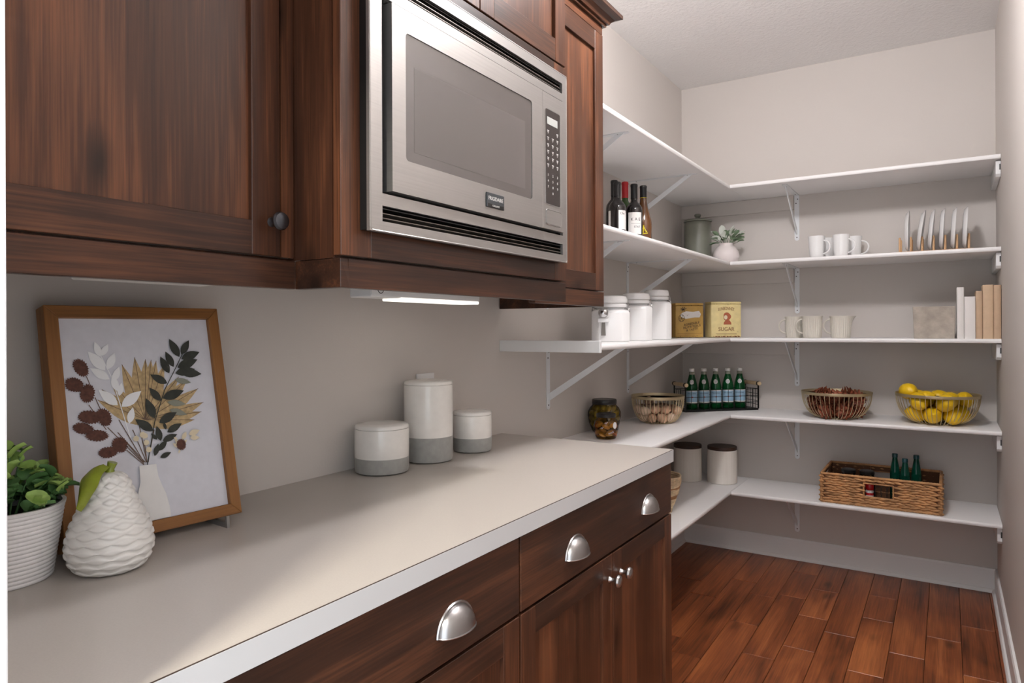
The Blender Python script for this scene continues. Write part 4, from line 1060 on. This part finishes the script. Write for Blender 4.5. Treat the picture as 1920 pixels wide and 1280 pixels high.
t, f = tin('worn gold printed tin behind the jars', 0.126, -0.318, 0.70, 0.162, 0.105, 0.192, 'tin_gold')
g = G(); d_ = -0.105 / 2 - 0.0006
g.add([(x_ * 1.0, d_, z_) for x_, z_ in [(-0.045, 0.112), (-0.02, 0.104), (0.03, 0.112), (0.058, 0.112), (0.066, 0.13), (0.055, 0.148), (0.02, 0.143), (-0.02, 0.146), (-0.043, 0.137), (-0.054, 0.125)]], [tuple(range(10))]); g.build('printed_banner', 'label_white', t)
g = G(); g.tube([(-0.046 + 0.016 * math.cos(2 * PI * k / 18), d_ - 0.0004, 0.108 + 0.019 * math.sin(2 * PI * k / 18)) for k in range(18)], 0.0012, 5, closed=True)
for k in range(6): g.tube([(-0.046, d_ - 0.0004, 0.108), (-0.046 + 0.016 * math.cos(PI * k / 3), d_ - 0.0004, 0.108 + 0.019 * math.sin(PI * k / 3))], 0.0008, 4)
for k in range(7): g.tube([(-0.035, d_ - 0.0004, 0.155), (-0.035 + 0.018 * math.cos(0.3 + 0.8 * k), d_ - 0.0004, 0.158 + 0.013 * math.sin(0.3 + 0.8 * k))], 0.0015, 4)
g.build('printed_emblem', 'ink', t)
for s_, zz, xx in (('AGREEABLE', 0.077, 0.012), ('NUTRITIOUS', 0.061, 0.014), ('& TASTY', 0.045, 0.014)):
    text('lettering', s_, 0.0175, 'ink', t, (lambda fx, fz: (lambda a_, b_, c_: (fx + a_, -0.105 / 2 - 0.0009 - c_, fz + b_ + a_ * 0.16)))(xx, zz))
g = G(); g.box(-0.07, 0.07, d_ - 0.0002, d_, 0.0225, 0.0235); g.box(-0.06, 0.06, d_ - 0.0002, d_, 0.014, 0.0147); g.build('printed_lines', 'rust', t)
t, f = tin('worn cream printed sugar tin', 0.300, -0.205, 0.70, 0.176, 0.085, 0.199, 'tin_cream')
dd = -0.085 / 2 - 0.0006
text('lettering', 'SUNBONNET', 0.019, 'rust', t, lambda a_, b_, c_: (a_, dd - 0.0003 - c_, 0.160 + b_ * 1.3 - 22 * a_ * a_ * 0.12), sx=0.84)
text('lettering', 'SUGAR', 0.030, 'rust', t, lambda a_, b_, c_: (a_, dd - 0.0003 - c_, 0.046 + b_), sx=0.98)
g = G()
g.add([(0.004 + 0.022 * math.cos(a) * (1.0 + 0.12 * math.cos(3 * a)), dd - 0.0002, 0.116 + 0.023 * math.sin(a)) for a in [2 * PI * k / 22 for k in range(22)]], [tuple(range(22))])
g.add([(x_, dd - 0.0002, z_) for x_, z_ in [(-0.016, 0.072), (0.03, 0.072), (0.028, 0.084), (0.018, 0.096), (-0.004, 0.096), (-0.014, 0.084)]], [tuple(range(6))])
g.build('printed_portrait', 'bonnet', t)
g = G(); g.add([(-0.003 + 0.010 * math.cos(a), dd - 0.0005, 0.112 + 0.012 * math.sin(a)) for a in [2 * PI * k / 14 for k in range(14)]], [tuple(range(14))]); g.build('printed_face', 'a_cream', t)
g = G(); g.box(-0.06, 0.06, dd - 0.0003, dd, 0.020, 0.0215); g.box(-0.055, 0.062, dd - 0.0003, dd, 0.015, 0.0162)
for k in range(14): g.box(-0.075 + 0.011 * k, -0.069 + 0.011 * k + 0.003 * (k % 3), dd - 0.0003, dd, 0.003, 0.007 + 0.002 * (k % 2))
g.build('printed_lines', 'rust', t)

# ------------------------------------------------------------------ jars of olives and peppers
OX, OY = 0.080, -1.300
OJ = thing('olive_jar', 'large glass jar of green olives with black lid', 'jar', (OX, OY, T[3]))
opr = [(0, 0.003), (0.040, 0.001), (0.050, 0.003), (0.056, 0.012), (0.068, 0.045), (0.0735, 0.075), (0.0725, 0.092), (0.064, 0.110), (0.053, 0.121), (0.051, 0.132)]
G().lathe(opr, 40, caps=False).build('jar_glass', 'jar_glass', OJ, smooth=1.0)
G().lathe([(0, 0.126), (0.0535, 0.126), (0.0545, 0.129), (0.0545, 0.143), (0.052, 0.147), (0, 0.1475)], 40, caps=False).build('lid', 'lid_black', OJ, smooth=0.6)
olm = G().ellipsoid((0, 0, 0), 0.0118, 0.0118, 0.0145, 12, 8).mesh('olive', smooth=1.5); olm.materials.append(M['olive'])
ro = random.Random(2)
for zz, rr in ((0.0165, 0.037), (0.040, 0.0485), (0.0635, 0.055), (0.087, 0.054), (0.1085, 0.042)):
    n_ = int(2 * PI * rr / 0.0262)
    for k in range(n_):
        a = 2 * PI * (k + 0.5 * (int(zz * 1000) % 2)) / n_ + ro.uniform(-0.05, 0.05)
        o = link('olive', olm, None); o.location = (OX + rr * math.cos(a), OY + rr * math.sin(a), T[3] + zz + ro.uniform(-0.002, 0.002))
        o.rotation_euler = (ro.uniform(-1.2, 1.2), ro.uniform(-1.2, 1.2), 0)
        tag(o, 'green olive packed in the large glass jar', 'olive', 'olives in the large jar')
PX, PY = 0.158, -1.452
PJ = thing('pepper_jar', 'small glass jar of pickled orange peppers with black lid', 'jar', (PX, PY, T[3]))
G().lathe([(0, 0.003), (0.030, 0.001), (0.040, 0.003), (0.044, 0.010), (0.051, 0.040), (0.052, 0.058), (0.047, 0.076), (0.038, 0.086), (0.037, 0.094)], 36, caps=False).build('jar_glass', 'jar_glass', PJ, smooth=1.0)
G().lathe([(0, 0.090), (0.0395, 0.090), (0.0405, 0.093), (0.0405, 0.102), (0.038, 0.1055), (0, 0.106)], 36, caps=False).build('lid', 'lid_black', PJ, smooth=0.6)
a = face_cam(PX, PY)
g = G()
g.add([((0.0527) * math.cos(a + 0.75 + 0.2 * math.cos(t_)), 0.0527 * math.sin(a + 0.75 + 0.2 * math.cos(t_)), 0.060 + 0.014 * math.sin(t_)) for t_ in [2 * PI * k / 16 for k in range(16)]], [tuple(range(16))])
g.build('oval_sticker', 'label_white', PJ)
g = G()
for j, (a0, z0, n_) in enumerate(((a + 0.18, 0.026, 9), (a - 0.42, 0.048, 5), (a - 0.1, 0.068, 5))):
    g.tube([(0.0526 * math.cos(a0 + 0.055 * k), 0.0526 * math.sin(a0 + 0.055 * k), z0 + 0.004 * math.sin(2.2 * k) + 0.0012 * k) for k in range(n_)], 0.0011, 5)
g.build('white_script', 'label_white', PJ)
for k in range(16):
    a0 = 2 * PI * k / 8 + 0.4 * (k // 8); zz = 0.022 + 0.032 * (k // 8) + 0.006 * (k % 2)
    g = G(); n_ = 7
    pts = [(0.0385 * math.cos(a0 + (j / (n_ - 1) - 0.5) * 0.85), 0.0385 * math.sin(a0 + (j / (n_ - 1) - 0.5) * 0.85), (j / (n_ - 1) - 0.5) * 0.016 * (1 if k % 2 else -1)) for j in range(n_)]
    c0 = Vector((0.0385 * math.cos(a0), 0.0385 * math.sin(a0), 0))
    g.tube([Vector(p) - c0 for p in pts], 0.009, 7, rad=[0.003, 0.0075, 0.0092, 0.0095, 0.0092, 0.0075, 0.003])
    o = g.build('pepper_slice', 'pepper' if k % 4 else 'pepper_r', None, smooth=1.2, loc=(PX + c0.x, PY + c0.y, T[3] + zz))
    tag(o, 'pickled pepper slice inside the small glass jar', 'pepper', 'pepper slices in the small jar')

# ------------------------------------------------------------------ wire bowls
def bowl_r(z, R, Hb, Rb): return Rb + (R - Rb) * math.sqrt(max(0.0, 1 - (1 - min(z / Hb, 1.0)) ** 2))
def wire_bowl(label, x, y, R, Hb, Rb, nw):
    t = thing('wire_bowl', label, 'bowl', (x, y, T[3]), group='champagne wire bowls')
    G().lathe([(R - 0.0005, Hb - 0.013), (R + 0.0015, Hb - 0.007), (R + 0.0015, Hb + 0.001), (R - 0.0005, Hb + 0.001), (R - 0.0025, Hb - 0.013)], 64).build('rim_band', 'brass', t, smooth=0.6)
    g_ = G()
    for k in range(nw):
        a = 2 * PI * k / nw; ca, sa = math.cos(a), math.sin(a)
        g_.tube([(bowl_r(Hb * q, R - 0.0015, Hb, Rb) * ca, bowl_r(Hb * q, R - 0.0015, Hb, Rb) * sa, 0.0025 + (Hb - 0.010) * q) for q in (0, 0.06, 0.18, 0.34, 0.52, 0.72, 0.9, 1.0)], 0.0016, 5)
    g_.build('wire_ribs', 'brass', t, smooth=1.2)
    g_ = G()
    for rr in (Rb, Rb * 0.5):
        g_.tube([(rr * math.cos(2 * PI * k / 36), rr * math.sin(2 * PI * k / 36), 0.0022) for k in range(36)], 0.0021, 6, closed=True)
    for k in range(6): g_.tube([(Rb * math.cos(PI * k / 3), Rb * math.sin(PI * k / 3), 0.0022), (0, 0, 0.0022)], 0.0018, 5)
    g_.build('base_ring', 'brass', t, smooth=1.2)
def pack(n, r, R, Hb, Rb, seed, squash=1.0):
    """settle n balls of radius r into the bowl; returns centres"""
    q = random.Random(seed)
    P = [Vector((q.uniform(-0.5, 0.5) * R, q.uniform(-0.5, 0.5) * R, r + 0.02 + 0.022 * i * r / 0.03)) for i in range(n)]
    for it in range(420):
        for p in P: p.z -= 0.0035
        for sub in range(3):
            for i in range(n):
                for j in range(i):
                    d = P[i] - P[j]; L = d.length
                    if L < 2 * r:
                        d = d.normalized() if L > 1e-6 else Vector((0, 0, 1)); c = (2 * r - L) / 2
                        P[i] += d * c; P[j] -= d * c
            for p in P:
                if p.z < r + 0.004: p.z = r + 0.004
                # bowl wall: keep centre inside the profile shrunk by r
                rho = math.hypot(p.x, p.y); lim = max(bowl_r(max(p.z - 0.35 * r, 0.0), R, Hb, Rb) - r - 0.003, 0.004)
                if rho > lim:
                    k = lim / rho; p.x *= k; p.y *= k
                    p.z += (rho - lim) * 0.35
    return P
wire_bowl('wire bowl of brown eggs', 0.168, -0.876, 0.126, 0.132, 0.062, 42)
eggm = []
for mm in ('egg', 'egg2'):
    pr = [(0.0222 * math.sin(PI * k / 14) * (1 + 0.10 * math.cos(PI * k / 14)), -0.0285 * math.cos(PI * k / 14)) for k in range(15)]
    me = G().lathe(pr, 18, caps=False).mesh('egg', smooth=1.5); me.materials.append(M[mm]); eggm.append(me)
re_ = random.Random(4)
for p in pack(27, 0.0238, 0.126, 0.132, 0.062, 8):
    o = link('egg', eggm[0 if re_.random() < 0.6 else 1], None); o.location = (0.168 + p.x, -0.876 + p.y, T[3] + p.z)
    o.rotation_euler = (re_.uniform(0.9, 2.2), re_.uniform(-0.4, 0.4), re_.uniform(0, 6.28))
    tag(o, 'brown egg in the wire bowl on the left shelf', 'egg', 'eggs in the wire bowl')
BXp, BYp, BRp = 0.882, -0.252, 0.163
wire_bowl('wire bowl of red-brown pine cones', BXp, BYp, BRp, 0.134, 0.075, 46)
cg = G(); rc_ = random.Random(9)
cg.ellipsoid((0, 0, 0), 0.020, 0.020, 0.036, 10, 8)
for i in range(7):
    z_ = -0.036 + 0.0112 * i; rad_ = 0.046 * math.sin(PI * (i + 1.2) / 9.0) + 0.004; n_ = 7 if 0 < i < 6 else 5
    for k in range(n_):
        a = 2 * PI * (k + 0.5 * (i % 2)) / n_ + rc_.uniform(-0.08, 0.08); ca, sa = math.cos(a), math.sin(a)
        rot_ = Matrix.Rotation(a, 3, 'Z') @ Matrix.Rotation(-0.75 + 0.10 * i, 3, 'Y')
        cg.ellipsoid((rad_ * 0.62 * ca, rad_ * 0.62 * sa, z_ + 0.004), rad_ * 0.42, 0.0115, 0.0028, 6, 4, rot=rot_)
cm = cg.mesh('pinecone', smooth=0.9); cm.materials.append(M['cone'])
for p in pack(13, 0.041, BRp, 0.134, 0.075, 5):
    o = link('pinecone', cm, None); o.location = (BXp + p.x, BYp + p.y, T[3] + p.z); o.rotation_euler = (re_.uniform(0, 3), re_.uniform(0, 3), re_.uniform(0, 6.28))
    tag(o, 'red-brown pine cone heaped in the wire bowl', 'pine cone', 'pine cones in the wire bowl')
LX, LY, LR = 1.317, -0.236, 0.174
wire_bowl('wire bowl of yellow lemons', LX, LY, LR, 0.142, 0.078, 48)
pr = [(0, -0.0525), (0.004, -0.052), (0.0075, -0.049), (0.016, -0.043), (0.028, -0.033), (0.0365, -0.018), (0.039, 0.0), (0.0365, 0.018), (0.028, 0.033), (0.016, 0.043), (0.008, 0.048), (0.005, 0.0505), (0, 0.051)]
lmn = G().lathe(pr, 22, caps=False).mesh('lemon', smooth=1.5); lmn.materials.append(M['lemon'])
for p in pack(15, 0.0425, LR, 0.142, 0.078, 13):
    o = link('lemon', lmn, None); o.location = (LX + p.x, LY + p.y, T[3] + p.z); o.rotation_euler = (re_.uniform(0.8, 2.3), re_.uniform(-0.5, 0.5), re_.uniform(0, 6.28))
    tag(o, 'yellow lemon heaped in the wire bowl', 'lemon', 'lemons in the wire bowl')
o = link('lemon', lmn, None); o.location = (LX - 0.118, LY - 0.03, T[3] + 0.150); o.rotation_euler = (1.5, 0.2, 0.5)
tag(o, 'yellow lemon resting highest, on the left rim of the bowl', 'lemon', 'lemons in the wire bowl')

# ------------------------------------------------------------------ wire caddy with sparkling water
ca_ = math.atan2(0.324, 0.3105)
CX, CY = 0.1564, -0.4260
CD = thing('wire_caddy', 'black wire caddy with wooden handles holding green bottles', 'caddy', (CX, CY, T[3]), ca_)
L_, D_, H_ = 0.449, 0.128, 0.118
G().box(0, L_, 0, D_, 0.0, 0.010).build('tray', 'caddy', CD, bevel=0.002)
w = G()
for yy in (0.001, D_ - 0.001):
    for zz in (0.045, 0.080, H_): w.tube([(0, yy, zz), (L_, yy, zz)], 0.0016, 5)
    for k in range(13): w.tube([(L_ * k / 12, yy, 0.008), (L_ * k / 12, yy, H_)], 0.0014, 5)
for xx in (0.001, L_ - 0.001):
    for zz in (0.03, 0.05, 0.07, 0.09, H_): w.tube([(xx, 0, zz), (xx, D_, zz)], 0.0016, 5)
    for k in range(6): w.tube([(xx, D_ * k / 5, 0.008), (xx, D_ * k / 5, H_)], 0.0014, 5)
w.build('wire_grid', 'caddy', CD)
for xx in (0.001, L_ - 0.001):
    for yy in (0.0, D_):
        G().box(xx - 0.004, xx + 0.004, yy - 0.002, yy + 0.002, 0.008, H_ + 0.03).build('corner_post', 'caddy', CD)
    hd = G().tube([(xx, -0.014, H_ + 0.030), (xx, D_ + 0.014, H_ + 0.030)], 0.0105, 14).build('handle', 'handle_wood', CD, smooth=0.8)
    for yy in (0.0, D_):
        G().tube([(xx, yy + 0.0035 * s_, H_ + 0.030) for s_ in (-1, 1)], 0.0128, 14).build('handle_ring', 'caddy', hd, smooth=0.8)
ax_ = Vector((math.cos(ca_), math.sin(ca_))); nb_ = Vector((-ax_.y, ax_.x))
def water(x, y, idx):
    t = thing('water_bottle', 'green sparkling water bottle with blue label, %s in the black caddy' % idx, 'bottle', (x, y, T[3] + 0.0105), group='green bottles in the wire caddy')
    h = 0.222; r = 0.0305
    G().lathe([(0, 0.003), (0.022, 0.001), (0.027, 0.0), (r, 0.005), (r, 0.118), (0.0285, 0.135), (0.022, 0.162), (0.0150, 0.188), (0.0128, 0.200), (0.0128, h - 0.012), (0, h - 0.012)], 28, caps=False).build('bottle_glass', 'green_glass', t, smooth=0.8)
    G().lathe([(0.0142, h - 0.016), (0.0142, h - 0.001), (0.013, h), (0, h)], 20, caps=False).build('cap', 'cap_white', t, smooth=0.6)
    label_band('neck_foil', 'a_grey', t, 0.0145, 0.190, 0.2045, 0, 2 * PI - 0.001, off=0.0006)
    a = face_cam(x, y)
    label_band('front_label', 'label_blue', t, r, 0.040, 0.098, a - 1.35, a + 1.35)
    label_band('label_stripe', 'label_white', t, r, 0.034, 0.040, a - 1.35, a + 1.35)
    label_band('label_stripe', 'label_white', t, r, 0.098, 0.1025, a - 1.35, a + 1.35)
    text('lettering', 'S.PELLEGRINO', 0.0088, 'ink_blue', t, on_cyl(r + 0.001, a, 0.086), sx=0.9)
    st = []
    for k in range(10):
        rr = 0.0062 if k % 2 == 0 else 0.0027; q = PI / 2 + 2 * PI * k / 10
        f_ = on_cyl(r + 0.001, a + 0.1, 0.066); st.append(f_(rr * math.cos(q), rr * math.sin(q), 0))
    G().add(st, [tuple(range(10))]).build('red_star', 'star_red', t)
    g_ = G(); q = []
    for k in range(18):
        tt = 2 * PI * k / 18; z_ = 0.150 + 0.0125 * math.sin(tt); rad_ = 0.0285 + (0.022 - 0.0285) * (z_ - 0.135) / 0.027
        q.append(((rad_ + 0.0012) * math.cos(a + 0.42 * math.cos(tt)), (rad_ + 0.0012) * math.sin(a + 0.42 * math.cos(tt)), z_))
    c_ = ((0.0265) * math.cos(a), 0.0265 * math.sin(a), 0.150)
    g_.add(q + [c_], [(k, (k + 1) % 18, 18) for k in range(18)]).build('round_label', 'label_white', t)
    g_ = G(); f_ = lambda s_, z_: ((0.0285 - 0.0065 * (z_ - 0.135) / 0.027 + 0.0022) * math.cos(a + s_), (0.0285 - 0.0065 * (z_ - 0.135) / 0.027 + 0.0022) * math.sin(a + s_), z_)
    g_.tube([f_(0.26 * math.cos(2 * PI * k / 14), 0.150 + 0.0082 * math.sin(2 * PI * k / 14)) for k in range(14)], 0.0008, 4, closed=True)
    g_.tube([f_(-0.1 + 0.06 * k, 0.150 + 0.003 * (-1) ** k) for k in range(5)], 0.0009, 4)
    g_.build('label_emblem', 'ink_blue', t)
for s_, idx in zip((0.074, 0.148, 0.221, 0.297, 0.372), ('leftmost', 'second from the left', 'the middle one', 'second from the right', 'rightmost')):
    p = Vector((CX, CY)) + ax_ * s_ + nb_ * 0.064
    water(p.x, p.y, idx)

# ------------------------------------------------------------------ lowest shelf: wooden-lidded canisters
def wood_canister(label, x, y, r, h):
    t = thing('canister', label, 'canister', (x, y, T[4]), group='whitewashed canisters on the lowest shelf')
    G().lathe([(0, 0), (r * 0.95, 0), (r, 0.004), (r, h - 0.024), (r * 0.985, h - 0.019), (0, h - 0.019)], 44, caps=False).build('body', 'canister', t, smooth=0.7)
    G().lathe([(r * 0.9, h - 0.019), (r * 0.985, h - 0.0185), (r * 0.99, h - 0.016), (r * 0.99, h - 0.003), (r * 0.97, h), (0, h)], 44, caps=False).build('lid', 'lid_wood', t, smooth=0.7)
wood_canister('pale wooden canister with dark lid, in the corner', 0.105, -0.232, 0.0780, 0.204)
wood_canister('pale wooden canister with dark lid, nearer the seam of the lowest shelf', 0.290, -0.195, 0.0805, 0.204)
# round woven basket peeping out behind the base cabinet
RB = thing('round_basket', 'pale round woven basket on the lowest left shelf', 'basket', (0.190, -0.970, T[4]))
nco = 22
for k in range(nco):
    q = k / (nco - 1); rr = 0.072 + 0.044 * math.sin(q * PI / 2) ** 1.2; z_ = 0.005 + 0.165 * q
    G().tube([((rr + 0.0012 * math.sin(9 * a + k)) * math.cos(a), (rr + 0.0012 * math.sin(9 * a + k)) * math.sin(a), z_ + 0.0012 * math.sin(5 * a + 2 * k)) for a in [2 * PI * j / 40 for j in range(40)]], 0.0048, 6, closed=True).build('coil', 'jute_b' if k in (9, 10, 15) else 'jute', RB, smooth=1.2)
G().lathe([(0, 0.004), (0.070, 0.004)], 30, caps=False).build('basket_base', 'jute', RB)

# ------------------------------------------------------------------ large wicker basket
KX0, KX1, KY0, KY1, KH = 0.829, 1.331, -0.376, -0.034, 0.142
WB = thing('wicker_basket', 'large rectangular wicker basket holding green bottles', 'basket', ((KX0 + KX1) / 2, (KY0 + KY1) / 2, T[4]))
hx, hy = (KX1 - KX0) / 2, (KY1 - KY0) / 2
ell = G().ellipsoid((0, 0, 0), 1, 1, 1, 6, 4)
def woven_side(name, o, d, nrm, L, hole):
    """slanted overlapping strands in rows, herring-boned; hole = (s0, s1, z0, z1)"""
    g_ = G(); rows = 11; dz = (KH - 0.012) / rows; rq = random.Random(int(L * 977))
    for i in range(rows):
        z_ = 0.010 + dz * i; n_ = int(L / 0.040)
        for k in range(n_ + 1):
            s_ = (k + 0.5 * (i % 2)) * L / n_
            if s_ > L: continue
            if hole and hole[0] - 0.012 < s_ < hole[1] + 0.012 and hole[2] - 0.004 < z_ < hole[3] + 0.004: continue
            tl_ = (0.13 if i % 2 else -0.13) + rq.uniform(-0.05, 0.05)
            c_ = o + d * s_ + Vector((0, 0, z_)) + nrm * (0.0015 + rq.uniform(-0.001, 0.001))
            ln = 0.029 if 0.015 < s_ < L - 0.015 else 0.014
            vs_ = []
            for v in ell.v:
                a_, b_, c2 = v[0] * ln, v[2] * dz * 0.56, v[1] * 0.0068
                x_, y_ = a_ * math.cos(tl_) - b_ * math.sin(tl_), a_ * math.sin(tl_) + b_ * math.cos(tl_)
                vs_.append(c_ + d * x_ + Vector((0, 0, y_)) + nrm * (c2 + 0.0022 * math.sin(v[0] * 2.0)))
            g_.add(vs_, ell.f)
    o_ = g_.build(name, 'seagrass', WB, smooth=1.2); o_['kind'] = 'stuff'
fl, fr_, bl, brr = Vector((-hx, -hy, 0)), Vector((hx, -hy, 0)), Vector((-hx, hy, 0)), Vector((hx, hy, 0))
ho = (0.187, 0.312, 0.050, 0.114)
woven_side('front_weave', fl, Vector((1, 0, 0)), Vector((0, -1, 0)), 2 * hx, ho)
woven_side('back_weave', bl, Vector((1, 0, 0)), Vector((0, 1, 0)), 2 * hx, ho)
hs = (hy - 0.055, hy + 0.055, 0.085, 0.125)
woven_side('side_weave', fl, Vector((0, 1, 0)), Vector((-1, 0, 0)), 2 * hy, hs)
woven_side('side_weave', fr_, Vector((0, 1, 0)), Vector((1, 0, 0)), 2 * hy, hs)
bk = G().box(-hx + 0.002, hx - 0.002, -hy + 0.002, hy - 0.002, 0.002, 0.006)
for sy in (-1, 1):
    ya_, yb_ = sorted((sy * (hy - 0.0005), sy * (hy - 0.005)))
    for (s0_, s1_, z0_, z1_) in ((0, ho[0], 0, KH - 0.005), (ho[1], 2 * hx, 0, KH - 0.005), (ho[0], ho[1], 0, ho[2]), (ho[0], ho[1], ho[3], KH - 0.005)):
        bk.box(-hx + s0_ + 0.001, -hx + s1_ - 0.001, ya_, yb_, z0_ + 0.002, z1_)
for sx_ in (-1, 1):
    xa_, xb_ = sorted((sx_ * (hx - 0.0005), sx_ * (hx - 0.005)))
    for (s0_, s1_, z0_, z1_) in ((0, hs[0], 0, KH - 0.005), (hs[1], 2 * hy, 0, KH - 0.005), (hs[0], hs[1], 0, hs[2]), (hs[0], hs[1], hs[3], KH - 0.005)):
        bk.box(xa_, xb_, -hy + s0_ + 0.001, -hy + s1_ - 0.001, z0_ + 0.002, z1_)
bk.build('lining', 'seagrass_d', WB)
def rope(pts, r_, closed=True):
    """twisted rope edge"""
    path = []; n_ = len(pts)
    for i in range(n_ if closed else n_ - 1):
        a_, b_ = Vector(pts[i]), Vector(pts[(i + 1) % n_]); m_ = max(2, int((b_ - a_).length / 0.006))
        path += [a_.lerp(b_, k / m_) for k in range(m_)]
    return G().tube(path, r_, 7, closed=closed, rad=[r_ * (1 + 0.22 * (k % 2)) for k in range(len(path))])
rope([(-hx, -hy, KH), (hx, -hy, KH), (hx, hy, KH), (-hx, hy, KH)], 0.0062).build('rim', 'seagrass', WB, smooth=1.2)
rope([(-hx, -hy, 0.0065), (hx, -hy, 0.0065), (hx, hy, 0.0065), (-hx, hy, 0.0065)], 0.0055).build('foot_rope', 'seagrass', WB, smooth=1.2)
for (x_, y_) in ((-hx, -hy), (hx, -hy), (hx, hy), (-hx, hy)):
    rope([(x_, y_, 0.004), (x_, y_, KH)], 0.0062, False).build('corner_post', 'seagrass', WB, smooth=1.2)
for sy in (-1, 1):
    rope([(-hx + ho[0], sy * (hy + 0.001), ho[2]), (-hx + ho[1], sy * (hy + 0.001), ho[2]), (-hx + ho[1], sy * (hy + 0.001), ho[3]), (-hx + ho[0], sy * (hy + 0.001), ho[3])], 0.0035).build('handle_edge', 'seagrass', WB, smooth=1.2)
for x_, zt, idx in ((1.138, 0.240, 'left'), (1.183, 0.226, 'middle'), (1.229, 0.241, 'right')):
    y_ = -0.195 if idx != 'middle' else -0.235
    t = thing('glass_bottle', 'dark green glass bottle in the wicker basket, %s of the three' % idx, 'bottle', (x_, y_, T[4] + 0.0065), group='green bottles in the wicker basket')
    h = zt - 0.0065; r = 0.0225
    G().lathe([(0, 0.002), (0.018, 0.0), (r, 0.005), (r, h * 0.58), (r * 0.92, h * 0.66), (0.0135, h * 0.84), (0.0105, h * 0.93), (0.0105, h - 0.014), (0, h - 0.014)], 24, caps=False).build('bottle_glass', 'teal_glass', t, smooth=0.8)
    G().lathe([(0.0128, h - 0.018), (0.0128, h - 0.002), (0.0115, h), (0, h)], 18, caps=False).build('cap', mat('teal_bottle_cap', (22, 66, 70), 0.4), t, smooth=0.6)
for x_, idx in ((0.930, 'left'), (1.014, 'right')):
    t = thing('glass_jar', 'clear glass jar with dark lid in the wicker basket, %s of the two' % idx, 'jar', (x_, -0.190, T[4] + 0.0065), group='glass jars in the wicker basket')
    G().lathe([(0, 0.002), (0.030, 0.0), (0.036, 0.005), (0.036, 0.100), (0.031, 0.112), (0.031, 0.122)], 28, caps=False).build('jar_glass', 'clear_glass', t, smooth=0.8)
    G().lathe([(0, 0.118), (0.0335, 0.118), (0.034, 0.121), (0.034, 0.132), (0.030, 0.136), (0.0, 0.138)], 28, caps=False).build('lid', 'lid_black', t, smooth=0.6)
RS = thing('red_bottle', 'small red and white bottle seen through the basket handle hole', 'bottle', (1.037, -0.325, T[4] + 0.0065))
G().lathe([(0, 0), (0.017, 0.0), (0.018, 0.004), (0.018, 0.062), (0.016, 0.068), (0, 0.068)], 22, caps=False).build('bottle_body', 'label_white', RS, smooth=0.7)
label_band('red_band', 'red', RS, 0.018, 0.044, 0.056, 0, 2 * PI - 0.001)
G().lathe([(0.0165, 0.068), (0.0185, 0.072), (0.0185, 0.094), (0.014, 0.104), (0, 0.106)], 22, caps=False).build('cap', 'red', RS, smooth=0.8)
WH = thing('wire_rings', 'black wire rings seen through the basket handle hole', 'wire rings', (1.105, -0.325, T[4] + 0.0065))
for k in range(3):
    G().tube([(-0.03 + 0.024 * k + 0.015 * math.cos(a), 0.004 * k - 0.004, 0.062 + 0.030 * math.sin(a)) for a in [2 * PI * j / 24 for j in range(24)]], 0.0013, 5, closed=True).build('ring', 'caddy', WH)
G().box(-0.045, 0.04, -0.008, 0.008, 0.0, 0.034).build('base', 'grey_metal', WH, bevel=0.003)
